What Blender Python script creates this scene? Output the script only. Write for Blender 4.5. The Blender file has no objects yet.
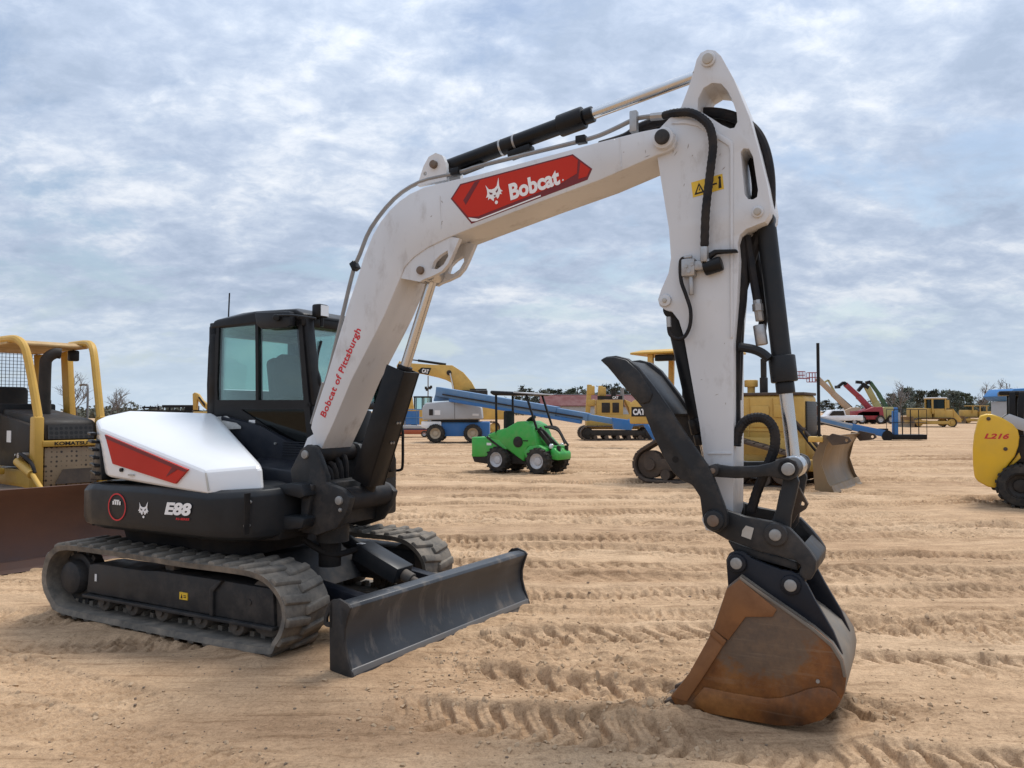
import bpy, bmesh, math, random
import numpy as np
from mathutils import Vector, Matrix, geometry, noise
random.seed(7)
R = math.radians
scene = bpy.context.scene
COL = scene.collection
FOC, CX, CY, HC = 769.0, 512.0, 384.0, 1.75      # lens in pixels, optical centre, eye height
PIT = math.atan(27/769)

# ------------------------------------------------------------------ camera maths (metres from the photograph)
def ray(px, py):
    x = (px-CX)/FOC; u = (CY-py)/FOC
    return Vector((x, math.cos(PIT)-u*math.sin(PIT), math.sin(PIT)+u*math.cos(PIT)))
PH = R(28)
cP, sP = math.cos(PH), math.sin(PH)
def T(px, py, d):
    """point of the excavator's own frame (forward f, height z) on its lengthwise plane at lateral distance d"""
    r = ray(px, py); s = d/(sP*r.x+cP*r.y)
    return (cP*r.x-sP*r.y)*s, HC+r.z*s
def T3(px, py, d):
    f, z = T(px, py, d); return Vector((f, d, z))
def TL(pts, d): return [T(x, y, d) for x, y in pts]
def G(px, py):
    r = ray(px, py); s = -HC/r.z
    return Vector((r.x*s, r.y*s, 0))
def AT(px, py, Y):
    r = ray(px, py); s = Y/r.y
    return Vector((r.x*s, Y, HC+r.z*s))

# ------------------------------------------------------------------ tags
def tag(o, label=None, cat=None, group=None, kind=None):
    if label: o['label'] = label
    if cat: o['category'] = cat
    if group: o['group'] = group
    if kind: o['kind'] = kind
    return o
def thing(name, label, cat, loc=(0,0,0), rz=0, group=None):
    o = bpy.data.objects.new(name, None); COL.objects.link(o)
    o.empty_display_size = .3
    o.location = loc; o.rotation_euler = (0, 0, rz)
    return tag(o, label, cat, group)
def dup(o, loc=None, rz=None, sc=None, label=None, parent=None):
    c = o.copy(); COL.objects.link(c)
    if parent: c.parent = parent
    if loc is not None: c.location = loc
    if rz is not None: c.rotation_euler = (0, 0, rz)
    if sc is not None: c.scale = (sc, sc, sc) if not hasattr(sc, '__len__') else sc
    if label: c['label'] = label
    for ch in list(o.children): dup(ch, parent=c)
    return c

# ------------------------------------------------------------------ mesh builder
def frame_to(a, b):
    z = (b-a).normalized()
    x = z.orthogonal().normalized(); y = z.cross(x)
    m = Matrix((x, y, z)).transposed().to_4x4(); m.translation = a
    return m
def smooth_path(pts, n=6):
    pts = [Vector(p) for p in pts]
    if len(pts) < 3: return pts
    out = []
    for i in range(len(pts)-1):
        p0 = pts[max(i-1,0)]; p1 = pts[i]; p2 = pts[i+1]; p3 = pts[min(i+2,len(pts)-1)]
        for k in range(n):
            t = k/n
            out.append(.5*((2*p1)+(p2-p0)*t+(2*p0-5*p1+4*p2-p3)*t*t+(3*p1-p0-3*p2+p3)*t**3))
    out.append(pts[-1]); return out
class B:
    def __init__(s, M=None): s.bm = bmesh.new(); s.M = M
    def quad(s, *p):
        return s.bm.faces.new([s.bm.verts.new(v) for v in p])
    def hull(s, pts, bev=0, seg=2):
        b = bmesh.new()
        for p in pts: b.verts.new(p)
        r = bmesh.ops.convex_hull(b, input=b.verts)
        bmesh.ops.delete(b, geom=[g for g in r['geom_interior'] if isinstance(g, bmesh.types.BMVert)], context='VERTS')
        bmesh.ops.dissolve_limit(b, angle_limit=R(1.5), verts=b.verts, edges=b.edges)
        return s._merge(b, bev, seg)
    def _merge(s, b, bev=0, seg=2, ang=28, M=None):
        bmesh.ops.recalc_face_normals(b, faces=b.faces)
        if bev:
            es = [e for e in b.edges if len(e.link_faces) == 2 and e.calc_face_angle(0) > R(ang)]
            if es:
                try: bmesh.ops.bevel(b, geom=es, offset=bev, segments=seg, affect='EDGES', clamp_overlap=True, profile=.5)
                except Exception: pass
        if M is not None: bmesh.ops.transform(b, matrix=M, verts=b.verts)
        me = bpy.data.meshes.new('t'); b.to_mesh(me); b.free()
        s.bm.from_mesh(me); bpy.data.meshes.remove(me)
        return s
    def box(s, c, size, rz=0, ry=0, rx=0, bev=0, M=None):
        b = bmesh.new(); bmesh.ops.create_cube(b, size=1)
        m = Matrix.Translation(c) @ Matrix.Rotation(rz,4,'Z') @ Matrix.Rotation(ry,4,'Y') @ Matrix.Rotation(rx,4,'X') @ Matrix.Diagonal((*size,1))
        bmesh.ops.transform(b, matrix=m, verts=b.verts)
        return s._merge(b, bev, 2, M=M)
    def bar(s, a, b_, w, h, bev=0, up=(0,0,1)):
        a = Vector(a); b_ = Vector(b_); x = (b_-a); L = x.length; x.normalize()
        y = Vector(up).cross(x)
        if y.length < 1e-4: y = Vector((0,1,0)).cross(x)
        y.normalize(); z = x.cross(y)
        m = Matrix((x,y,z)).transposed().to_4x4(); m.translation = (a+b_)/2
        b = bmesh.new(); bmesh.ops.create_cube(b, size=1)
        bmesh.ops.transform(b, matrix=m @ Matrix.Diagonal((L,w,h,1)), verts=b.verts)
        return s._merge(b, bev, 2)
    def cyl(s, a, b_, r, r2=None, seg=20, bev=0, caps=True):
        a = Vector(a); b_ = Vector(b_)
        b = bmesh.new()
        bmesh.ops.create_cone(b, cap_ends=caps, segments=seg, radius1=r, radius2=r if r2 is None else r2, depth=(b_-a).length)
        m = frame_to(a, b_) @ Matrix.Translation((0,0,(b_-a).length/2))
        bmesh.ops.transform(b, matrix=m, verts=b.verts)
        return s._merge(b, bev, 2, 50)
    def lathe(s, a, axis, prof, seg=28):
        """prof: (distance along the axis, radius)"""
        m = frame_to(Vector(a), Vector(a)+Vector(axis))
        b = bmesh.new(); rings = []
        for z, r in prof:
            rings.append([b.verts.new(m @ Vector((r*math.cos(2*math.pi*k/seg), r*math.sin(2*math.pi*k/seg), z))) for k in range(seg)])
        for i in range(len(rings)-1):
            for k in range(seg):
                b.faces.new([rings[i][k], rings[i][(k+1)%seg], rings[i+1][(k+1)%seg], rings[i+1][k]])
        b.faces.new(rings[0]); b.faces.new(rings[-1])
        return s._merge(b)
    def tube(s, pts, r, seg=10, n=6, smooth=True, ribs=0):
        P = smooth_path(pts, n) if smooth else [Vector(p) for p in pts]
        b = bmesh.new(); rings = []; x = None
        for i, p in enumerate(P):
            t = (P[min(i+1,len(P)-1)]-P[max(i-1,0)]).normalized()
            if x is None: x = t.orthogonal().normalized()
            x = (x - t*x.dot(t)).normalized(); y = t.cross(x)
            rr = r*(1+ribs*(.5 if i%2 else -.5))
            rings.append([b.verts.new(p+(x*math.cos(2*math.pi*k/seg)+y*math.sin(2*math.pi*k/seg))*rr) for k in range(seg)])
        for i in range(len(rings)-1):
            for k in range(seg):
                b.faces.new([rings[i][k], rings[i][(k+1)%seg], rings[i+1][(k+1)%seg], rings[i+1][k]])
        b.faces.new(rings[0]); b.faces.new(rings[-1])
        return s._merge(b)
    def plate(s, out, y0, y1, holes=(), bev=0, seg=2, ax='y', M=None):
        """outline in (x,z), thickness from y0 to y1; ax='z': outline in (x,y), from z0 to z1; ax='x': outline in (y,z)"""
        conv = {'y': lambda p, t: Vector((p[0], t, p[1])), 'z': lambda p, t: Vector((p[0], p[1], t)), 'x': lambda p, t: Vector((t, p[0], p[1]))}[ax]
        b = bmesh.new(); loops = [list(out)]+[list(h) for h in holes]
        va = [[b.verts.new(conv(p, y0)) for p in l] for l in loops]
        vb = [[b.verts.new(conv(p, y1)) for p in l] for l in loops]
        for la, lb in zip(va, vb):
            n = len(la)
            for i in range(n): b.faces.new([la[i], la[(i+1)%n], lb[(i+1)%n], lb[i]])
        if len(loops) == 1:
            b.faces.new(va[0]); b.faces.new(vb[0])
        else:
            tri = geometry.tessellate_polygon([[Vector((p[0], p[1], 0)) for p in l] for l in loops])
            fa = sum(va, []); fb = sum(vb, [])
            for t in tri:
                for ff in (fa, fb):
                    try: b.faces.new([ff[k] for k in t])
                    except ValueError: pass
        return s._merge(b, bev, seg, M=M)
    def build(s, name, mat, parent=None, sharp=32, M=None):
        me = bpy.data.meshes.new(name)
        mm = M if M is not None else s.M
        if mm is not None: bmesh.ops.transform(s.bm, matrix=mm, verts=s.bm.verts)
        bmesh.ops.remove_doubles(s.bm, verts=s.bm.verts, dist=1e-6)
        s.bm.to_mesh(me); s.bm.free()
        for p in me.polygons: p.use_smooth = True
        try: me.set_sharp_from_angle(angle=R(sharp))
        except Exception: pass
        if mat: me.materials.append(mat)
        o = bpy.data.objects.new(name, me); COL.objects.link(o)
        if parent: o.parent = parent
        return o
def circ(c, r, n=24, a0=0, a1=360):
    m = n if abs(a1-a0) >= 360 else n+1
    return [(c[0]+r*math.cos(R(a0+(a1-a0)*k/n)), c[1]+r*math.sin(R(a0+(a1-a0)*k/n))) for k in range(m)]
def rrect(x0, y0, x1, y1, r, n=4):
    o = []
    for cx, cy, a in ((x1-r,y1-r,0),(x0+r,y1-r,90),(x0+r,y0+r,180),(x1-r,y0+r,270)):
        o += [(cx+r*math.cos(R(a+90*k/n)), cy+r*math.sin(R(a+90*k/n))) for k in range(n+1)]
    return o
def rnd2(pts, n=5):
    """closed outline through the points, rounded (Catmull-Rom)"""
    N = len(pts); o = []
    V = [Vector((p[0], p[1])) for p in pts]
    for i in range(N):
        p0,p1,p2,p3 = V[i-1],V[i],V[(i+1)%N],V[(i+2)%N]
        for k in range(n):
            t = k/n; q = .5*((2*p1)+(p2-p0)*t+(2*p0-5*p1+4*p2-p3)*t*t+(3*p1-p0-3*p2+p3)*t**3)
            o.append((q.x, q.y))
    return o

def text(name, string, mat, parent, org, xdir, ydir, width, height, bold=.02, shear=0, M=None, thick=.002, space=1.0):
    """lettering as a thin raised mesh: lower left corner, directions, size in metres"""
    cu = bpy.data.curves.new('t', 'FONT'); cu.body = string; cu.size = 1; cu.offset = bold; cu.shear = shear
    cu.space_character = space; cu.resolution_u = 4; cu.extrude = .01
    o = bpy.data.objects.new('t', cu); COL.objects.link(o)
    dg = bpy.context.evaluated_depsgraph_get()
    me = bpy.data.meshes.new_from_object(o.evaluated_get(dg)); bpy.data.objects.remove(o); bpy.data.curves.remove(cu)
    n = len(me.vertices); a = np.empty(n*3); me.vertices.foreach_get('co', a); a = a.reshape(-1, 3)
    lo = a.min(0); hi = a.max(0)
    a = (a-lo)/np.maximum(hi-lo, 1e-6)
    x = np.array(Vector(xdir).normalized()); y = np.array(Vector(ydir).normalized()); z = np.cross(x, y)
    c = np.array(Vector(org))+a[:, :1]*width*x+a[:, 1:2]*height*y+a[:, 2:]*thick*z
    me.vertices.foreach_set('co', c.ravel()); me.update()
    if M is not None: me.transform(M)
    me.materials.clear(); me.materials.append(mat); me.name = name
    ob = bpy.data.objects.new(name, me); COL.objects.link(ob)
    if parent: ob.parent = parent
    return ob

# ------------------------------------------------------------------ materials
def nodes(name):
    m = bpy.data.materials.new(name); m.use_nodes = True
    nt = m.node_tree; nt.nodes.clear()
    out = nt.nodes.new('ShaderNodeOutputMaterial'); p = nt.nodes.new('ShaderNodeBsdfPrincipled')
    nt.links.new(p.outputs[0], out.inputs[0])
    return m, nt, p, out
def N(nt, t, **k):
    n = nt.nodes.new(t)
    for a, v in k.items():
        if a in n.inputs: n.inputs[a].default_value = v
        else: setattr(n, a, v)
    return n
def ramp(nt, fac, stops):
    r = nt.nodes.new('ShaderNodeValToRGB'); e = r.color_ramp.elements
    while len(e) < len(stops): e.new(.5)
    for el, (p, c) in zip(e, stops):
        el.position = p; el.color = c if len(c) == 4 else (*c, 1)
    nt.links.new(fac, r.inputs[0]); return r
def mixc(nt, fac, a, b):
    m = nt.nodes.new('ShaderNodeMix'); m.data_type = 'RGBA'
    for v, i in ((fac,0),(a,6),(b,7)):
        if hasattr(v, 'is_output'): nt.links.new(v, m.inputs[i])
        elif i == 0: m.inputs[0].default_value = v
        else: m.inputs[i].default_value = (*v, 1)
    return m.outputs[2]
DUST = (.36, .27, .19)
def paint(name, col, rough=.4, metal=0, dirt=.25, dcol=DUST, scale=3.0, bump=.0, var=.08, streak=1.0, coat=0, low=.42, hi=.8, spec=None):
    m, nt, p, out = nodes(name)
    tc = N(nt, 'ShaderNodeTexCoord')
    mp = N(nt, 'ShaderNodeMapping'); mp.inputs['Scale'].default_value = (1, 1, 1/streak)
    nt.links.new(tc.outputs['Object'], mp.inputs[0])
    n1 = N(nt, 'ShaderNodeTexNoise', Scale=scale, Detail=9.0, Roughness=.68); nt.links.new(mp.outputs[0], n1.inputs[0])
    n2 = N(nt, 'ShaderNodeTexNoise', Scale=scale*.35, Detail=3.0); nt.links.new(tc.outputs['Object'], n2.inputs[0])
    r1 = ramp(nt, n1.outputs[0], [(low, (0,0,0)), (hi, (1,1,1))])
    mul = N(nt, 'ShaderNodeMath', operation='MULTIPLY'); nt.links.new(r1.outputs[0], mul.inputs[0]); mul.inputs[1].default_value = dirt
    v = ramp(nt, n2.outputs[0], [(.3, tuple(c*(1-var) for c in col)), (.7, tuple(min(1, c*(1+var)) for c in col))])
    c = mixc(nt, mul.outputs[0], v.outputs[0], dcol)
    nt.links.new(c, p.inputs['Base Color'])
    rr = N(nt, 'ShaderNodeMapRange'); rr.inputs[3].default_value = rough; rr.inputs[4].default_value = min(1, rough+.35)
    nt.links.new(r1.outputs[0], rr.inputs[0]); nt.links.new(rr.outputs[0], p.inputs['Roughness'])
    p.inputs['Metallic'].default_value = metal
    p.inputs['Specular IOR Level'].default_value = spec if spec is not None else (.22 if max(col) < .04 and not metal else .45)
    if coat: p.inputs['Coat Weight'].default_value = coat; p.inputs['Coat Roughness'].default_value = .08
    if bump:
        b = N(nt, 'ShaderNodeBump', Strength=bump, Distance=.01); nt.links.new(n1.outputs[0], b.inputs['Height']); nt.links.new(b.outputs[0], p.inputs['Normal'])
    return m
def glass(name, tint, gloss=.12, edge=.7):
    m, nt, p, out = nodes(name)
    nt.nodes.remove(p)
    t = N(nt, 'ShaderNodeBsdfTransparent'); t.inputs[0].default_value = (*tint, 1)
    g = N(nt, 'ShaderNodeBsdfGlossy'); g.inputs[0].default_value = (.9,.95,.95,1); g.inputs['Roughness'].default_value = .03
    fr = N(nt, 'ShaderNodeLayerWeight', Blend=.25)
    mr = N(nt, 'ShaderNodeMapRange'); mr.inputs[3].default_value = gloss*.4; mr.inputs[4].default_value = edge
    nt.links.new(fr.outputs['Fresnel'], mr.inputs[0])
    mx = N(nt, 'ShaderNodeMixShader'); nt.links.new(mr.outputs[0], mx.inputs[0])
    nt.links.new(t.outputs[0], mx.inputs[1]); nt.links.new(g.outputs[0], mx.inputs[2]); nt.links.new(mx.outputs[0], out.inputs[0])
    return m
def perforated(name, col, hole, sx, rough=.5):
    """sheet metal with a pattern of dark round holes"""
    m, nt, p, out = nodes(name)
    tc = N(nt, 'ShaderNodeTexCoord')
    v = N(nt, 'ShaderNodeTexVoronoi', Scale=sx, Randomness=.12); nt.links.new(tc.outputs['Object'], v.inputs[0])
    r = ramp(nt, v.outputs['Distance'], [(.36, (1,1,1)), (.44, (0,0,0))])
    n = N(nt, 'ShaderNodeTexNoise', Scale=5.0, Detail=6.0); nt.links.new(tc.outputs['Object'], n.inputs[0])
    base = mixc(nt, n.outputs[0], col, tuple(c*.65 for c in col))
    nt.links.new(mixc(nt, r.outputs[0], base, hole), p.inputs['Base Color'])
    p.inputs['Roughness'].default_value = rough
    return m
M_ = {}
_p = T3(757,624,4.52); PATCH = (_p.x+5.41, _p.y-5.15, _p.z)
def mats():
    a = M_
    a['white'] = paint('white_paint', (.64,.64,.64), .32, dirt=.35, dcol=(.42,.38,.33), scale=2.2, var=.03, coat=.15, low=.50, hi=.82)
    a['white_hood'] = paint('white_hood_paint', (.74,.74,.74), .30, dirt=.12, dcol=(.5,.46,.42), scale=2.2, var=.02, coat=.3, low=.5)
    a['white_worn'] = paint('white_worn_paint', (.60,.605,.615), .36, dirt=.65, dcol=(.24,.20,.165), scale=6.5, var=.05, streak=2.2, low=.55, hi=.82, bump=.03)
    a['char'] = paint('charcoal_paint', (.017,.019,.022), .36, dirt=.10, dcol=(.16,.13,.10), scale=4, var=.15)
    a['char_dusty'] = paint('charcoal_dusty_paint', (.024,.025,.027), .45, dirt=.45, dcol=(.15,.122,.098), scale=5, var=.2, low=.46, hi=.78, bump=.04)
    a['blade'] = paint('scuffed_blade_paint', (.036,.040,.046), .40, dirt=.65, dcol=(.22,.19,.16), scale=6.5, var=.3, streak=7, low=.52, hi=.72, bump=.06)
    a['black'] = paint('black_paint', (.008,.008,.009), .30, dirt=.10, dcol=(.14,.12,.10), scale=4, var=.1)
    a['navy'] = paint('navy_black_paint', (.010,.012,.018), .33, dirt=.12, dcol=(.14,.12,.10), scale=6, var=.15)
    a['dark'] = paint('dark_interior', (.008,.008,.009), .7, dirt=.1)
    a['rubber'] = paint('black_rubber', (.017,.017,.018), .62, dirt=.15, scale=6)
    a['hose'] = paint('ribbed_hose', (.010,.010,.012), .55, dirt=.12, scale=9, bump=.1)
    a['track'] = paint('dusty_track_rubber', (.098,.089,.077), .88, dirt=.9, dcol=(.32,.265,.205), scale=7, low=.36, hi=.78, bump=.25, var=.2)
    a['roller'] = paint('dusty_roller_steel', (.06,.053,.046), .7, dirt=.7, dcol=(.22,.17,.13), scale=7)
    a['steel'] = paint('bare_steel', (.42,.41,.40), .42, metal=.85, dirt=.25, dcol=(.12,.10,.09), scale=12, bump=.05)
    a['chrome'] = paint('chromed_rod', (.60,.60,.60), .18, metal=1, dirt=.0)
    a['pin'] = paint('zinc_pin', (.34,.335,.32), .5, metal=.5, dirt=.4, dcol=(.15,.12,.1), scale=20)
    a['bolt'] = paint('rusty_bolt', (.17,.13,.10), .6, metal=.3, dirt=.5, dcol=(.2,.08,.03), scale=30)
    a['pipe'] = paint('grey_pipe', (.27,.26,.25), .4, metal=.4, dirt=.3, dcol=(.15,.13,.12), scale=8)
    a['red'] = paint('red_decal', (.47,.026,.012), .40, dirt=.04, var=.14, scale=2.5, spec=.2)
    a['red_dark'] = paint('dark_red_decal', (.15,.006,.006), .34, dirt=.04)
    a['letter_red'] = paint('red_lettering', (.55,.022,.030), .4, dirt=.05)
    a['letter_white'] = paint('white_lettering', (.80,.79,.78), .45, dirt=.12)
    a['letter_black'] = paint('black_lettering', (.015,.014,.014), .5, dirt=.1)
    a['sticker'] = paint('yellow_sticker', (.72,.46,.03), .45, dirt=.25, scale=9)
    a['grey_tag'] = paint('grey_tag', (.42,.40,.36), .5, dirt=.4, scale=20)
    a['tag_white'] = paint('white_tag', (.72,.72,.71), .5, dirt=.2)
    a['cabglass'] = glass('teal_cab_glass', (.70,.835,.80), .18)
    a['cabglass_dark'] = glass('dark_cab_glass', (.09,.15,.16), .05, .25)
    a['lens'] = paint('lamp_lens', (.72,.74,.76), .1, dirt=.1, coat=.5)
    a['seat'] = paint('black_seat_cloth', (.024,.026,.028), .85, dirt=.1)
    a['tread_plate'] = paint('grey_grip_sheet', (.46,.45,.42), .8, dirt=.5, dcol=(.22,.2,.17), scale=30, bump=.3)
    # rusty bucket: rust over remains of dark paint
    m, nt, p, out = nodes('rusty_bucket_steel')
    tc = N(nt, 'ShaderNodeTexCoord')
    n1 = N(nt, 'ShaderNodeTexNoise', Scale=2.0, Detail=6.0, Roughness=.6); n2 = N(nt, 'ShaderNodeTexNoise', Scale=11.0, Detail=10.0, Roughness=.75)
    n3 = N(nt, 'ShaderNodeTexNoise', Scale=1.5, Detail=7.0, Roughness=.62)
    mp = N(nt, 'ShaderNodeMapping'); mp.inputs['Scale'].default_value = (1,1,.35); mp.inputs['Location'].default_value = (3.1, 0, 1.3)
    for n in (n1, n2): nt.links.new(tc.outputs['Object'], n.inputs[0])
    nt.links.new(tc.outputs['Object'], mp.inputs[0]); nt.links.new(mp.outputs[0], n3.inputs[0])
    a1 = ramp(nt, n1.outputs[0], [(.34, (.060,.026,.012)), (.50, (.20,.074,.018)), (.68, (.31,.135,.038))])
    a2 = ramp(nt, n2.outputs[0], [(.35, (.55,.50,.46)), (.65, (1.12,1.08,1.05))])
    mm = nt.nodes.new('ShaderNodeMix'); mm.data_type = 'RGBA'; mm.blend_type = 'MULTIPLY'; mm.inputs[0].default_value = .85
    nt.links.new(a1.outputs[0], mm.inputs[6]); nt.links.new(a2.outputs[0], mm.inputs[7])
    a3 = ramp(nt, n3.outputs[0], [(.50, (0,0,0)), (.60, (1,1,1))])
    mul = N(nt, 'ShaderNodeMath', operation='MULTIPLY'); nt.links.new(a3.outputs[0], mul.inputs[0]); mul.inputs[1].default_value = .8
    dk = mixc(nt, n2.outputs[0], (.030,.036,.038), (.15,.115,.08))
    # what is left of the dark paint on the upper flank, and long digging scratches
    vd = N(nt, 'ShaderNodeVectorMath', operation='DISTANCE'); vd.inputs[1].default_value = PATCH; nt.links.new(tc.outputs['Object'], vd.inputs[0])
    ad = N(nt, 'ShaderNodeMath', operation='MULTIPLY_ADD'); nt.links.new(n2.outputs[0], ad.inputs[0]); ad.inputs[1].default_value = -.52; nt.links.new(vd.outputs['Value'], ad.inputs[2])
    a4 = ramp(nt, ad.outputs[0], [(.0, (.75,.75,.75)), (.09, (0,0,0))])
    mxx = N(nt, 'ShaderNodeMath', operation='MAXIMUM'); nt.links.new(mul.outputs[0], mxx.inputs[0]); nt.links.new(a4.outputs[0], mxx.inputs[1])
    ms = N(nt, 'ShaderNodeMapping'); ms.inputs['Rotation'].default_value = (0, R(-52), 0); ms.inputs['Scale'].default_value = (1.5, 6, 26)
    nt.links.new(tc.outputs['Object'], ms.inputs[0]); n5 = N(nt, 'ShaderNodeTexNoise', Scale=1.0, Detail=6.0, Roughness=.7); nt.links.new(ms.outputs[0], n5.inputs[0])
    a5 = ramp(nt, n5.outputs[0], [(.58, (0,0,0)), (.76, (.35,.35,.35))])
    c_ = mixc(nt, mxx.outputs[0], mm.outputs[2], dk)
    nt.links.new(mixc(nt, a5.outputs[0], c_, (.30,.22,.15)), p.inputs['Base Color'])
    p.inputs['Roughness'].default_value = .44; p.inputs['Metallic'].default_value = .1
    b = N(nt, 'ShaderNodeBump', Strength=.15, Distance=.01); nt.links.new(n2.outputs[0], b.inputs['Height']); nt.links.new(b.outputs[0], p.inputs['Normal'])
    a['rust'] = m
    a['rust_edge'] = paint('orange_rust_plate', (.195,.082,.028), .6, dirt=.6, dcol=(.10,.045,.022), scale=6, bump=.15, var=.25)
    a['edge'] = paint('worn_cutting_edge', (.17,.165,.16), .45, metal=.4, dirt=.5, dcol=(.22,.18,.14), scale=9, bump=.1)
    a['worn_steel'] = paint('dusty_worn_steel', (.16,.145,.125), .5, metal=.3, dirt=.8, dcol=(.30,.235,.17), scale=7, bump=.1, var=.3, low=.35)
    a['scuff'] = paint('dark_scuff', (.28,.25,.225), .7, dirt=.3)
    a['rust_red'] = paint('red_rust_blade', (.072,.034,.024), .55, dirt=.6, dcol=(.15,.075,.045), scale=2.2, bump=.1, var=.35, streak=.6)
    a['dozer_blade'] = paint('worn_brown_blade', (.17,.115,.065), .42, metal=.25, dirt=.6, dcol=(.30,.21,.10), scale=2.5, bump=.1, var=.3, streak=3)
    # site machines
    a['yellow'] = paint('old_yellow_paint', (.58,.34,.055), .42, dirt=.35, dcol=(.22,.14,.06), scale=3, var=.12)
    a['yellow_cat'] = paint('dusty_yellow_paint', (.60,.37,.085), .45, dirt=.4, dcol=(.28,.19,.09), scale=2.5, var=.12)
    a['yellow_far'] = paint('faded_yellow_paint', (.52,.32,.07), .5, dirt=.45, dcol=(.25,.18,.1), scale=1.5)
    a['yellow_skid'] = paint('bright_yellow_paint', (.72,.43,.02), .35, dirt=.22, dcol=(.35,.22,.08), scale=3, coat=.2)
    a['dozer_black'] = paint('dull_black_paint', (.022,.020,.018), .5, dirt=.35, dcol=(.13,.10,.08), scale=4)
    a['brown_iron'] = paint('brown_dirty_iron', (.065,.046,.034), .75, dirt=.6, dcol=(.17,.12,.08), scale=5, bump=.2)
    a['green'] = paint('bright_green_paint', (.03,.37,.05), .36, dirt=.28, scale=4, coat=.1)
    a['green_dark'] = paint('dark_green_steel', (.02,.08,.03), .5, dirt=.3)
    a['blue'] = paint('lift_blue_paint', (.022,.14,.38), .42, dirt=.25, dcol=(.25,.26,.28), scale=2)
    a['blue_light'] = paint('faded_blue_paint', (.08,.185,.34), .4, dirt=.4, dcol=(.30,.33,.36), scale=1.5)
    a['grey_cover'] = paint('light_grey_cover', (.40,.41,.42), .45, dirt=.25, dcol=(.28,.26,.24), scale=1.5)
    a['rim_grey'] = paint('pale_wheel_rim', (.52,.52,.53), .45, dirt=.3, scale=8)
    a['rim_tan'] = paint('tan_wheel_rim', (.42,.34,.24), .5, dirt=.4, scale=8)
    a['tyre'] = paint('dusty_tyre', (.024,.023,.022), .8, dirt=.5, dcol=(.17,.135,.10), scale=6, bump=.1)
    a['far_red'] = paint('telehandler_red', (.27,.02,.035), .45, dirt=.2)
    a['orange'] = paint('machine_orange', (.36,.075,.025), .5, dirt=.2)
    a['lift_cream'] = paint('boom_cream', (.42,.30,.20), .5, dirt=.3)
    a['tele_yellow'] = paint('pale_yellow_green', (.36,.33,.13), .5, dirt=.25)
    a['pickup'] = paint('pickup_white', (.74,.75,.76), .25, dirt=.06, coat=.4)
    a['bluetarp'] = paint('blue_sheet_metal', (.03,.17,.42), .45, dirt=.1)
    a['roof_red'] = paint('faded_red_metal', (.115,.022,.022), .7, dirt=.3, dcol=(.13,.06,.05), scale=.5)
    a['lightgrey'] = paint('weathered_grey', (.40,.41,.42), .6, dirt=.3)
    a['screen'] = perforated('perforated_black_screen', (.03,.028,.026), (.004,.004,.004), 17)
    a['screen_brown'] = perforated('perforated_rusty_screen', (.34,.24,.14), (.03,.018,.012), 17)
    a['bark'] = paint('tree_bark', (.10,.085,.07), .9, dirt=.3, dcol=(.17,.15,.13))
    a['twig'] = paint('bare_twigs', (.16,.145,.135), .9, dirt=.2, dcol=(.22,.2,.19))
    for nm, c in (('pine', (.060,.078,.048)), ('pine_b', (.085,.092,.065)), ('bush', (.11,.11,.08))):
        a[nm] = paint(nm+'_needles', c, .8, dirt=.5, dcol=tuple(x*.6 for x in c), scale=.6, var=.3)
mats()
# ------------------------------------------------------------------ camera, sky, sun
cam = bpy.data.cameras.new('camera'); co = bpy.data.objects.new('camera', cam); COL.objects.link(co)
co.location = (0, 0, HC); co.rotation_euler = (R(90)+PIT, 0, 0)
cam.sensor_width = 36; cam.lens = FOC/1024*36; cam.clip_start = .05; cam.clip_end = 6000
scene.camera = co
vs = scene.view_settings; vs.view_transform = 'Standard'; vs.look = 'None'; vs.exposure = .12; vs.gamma = 1
SUN_AZ, SUN_EL = R(40), R(64)       # azimuth from +Y towards +X
sd = Vector((math.sin(SUN_AZ)*math.cos(SUN_EL), math.cos(SUN_AZ)*math.cos(SUN_EL), math.sin(SUN_EL)))
su = bpy.data.lights.new('sun', 'SUN'); su.energy = 2.7; su.angle = R(20); su.color = (1, .955, .89)
so = bpy.data.objects.new('sun', su); COL.objects.link(so); so.rotation_euler = sd.to_track_quat('Z', 'Y').to_euler()
so.location = (0, -10, 40)

w = bpy.data.worlds.new('World'); scene.world = w; w.use_nodes = True
nt = w.node_tree; nt.nodes.clear(); L = nt.links.new
wo = nt.nodes.new('ShaderNodeOutputWorld'); bg = nt.nodes.new('ShaderNodeBackground'); L(bg.outputs[0], wo.inputs[0])
bg.inputs[1].default_value = .1
sky = nt.nodes.new('ShaderNodeTexSky'); sky.sky_type = 'NISHITA'; sky.sun_disc = False
sky.sun_elevation = SUN_EL; sky.sun_rotation = SUN_AZ; sky.dust_density = 1.5; sky.air_density = 1.2
tc = nt.nodes.new('ShaderNodeTexCoord'); sx = nt.nodes.new('ShaderNodeSeparateXYZ'); L(tc.outputs['Generated'], sx.inputs[0])
def mth(op, a, b=None, c=None, clamp=False):
    n = nt.nodes.new('ShaderNodeMath'); n.operation = op; n.use_clamp = clamp
    for i, v in enumerate((a, b, c)):
        if v is None: continue
        if hasattr(v, 'is_output'): L(v, n.inputs[i])
        else: n.inputs[i].default_value = v
    return n.outputs[0]
zc = mth('MAXIMUM', sx.outputs[2], 0.0)
den = mth('ADD', zc, .30)
cx = mth('DIVIDE', sx.outputs[0], den); cy = mth('DIVIDE', sx.outputs[1], den)
cv = nt.nodes.new('ShaderNodeCombineXYZ'); L(cx, cv.inputs[0]); L(cy, cv.inputs[1])
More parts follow.
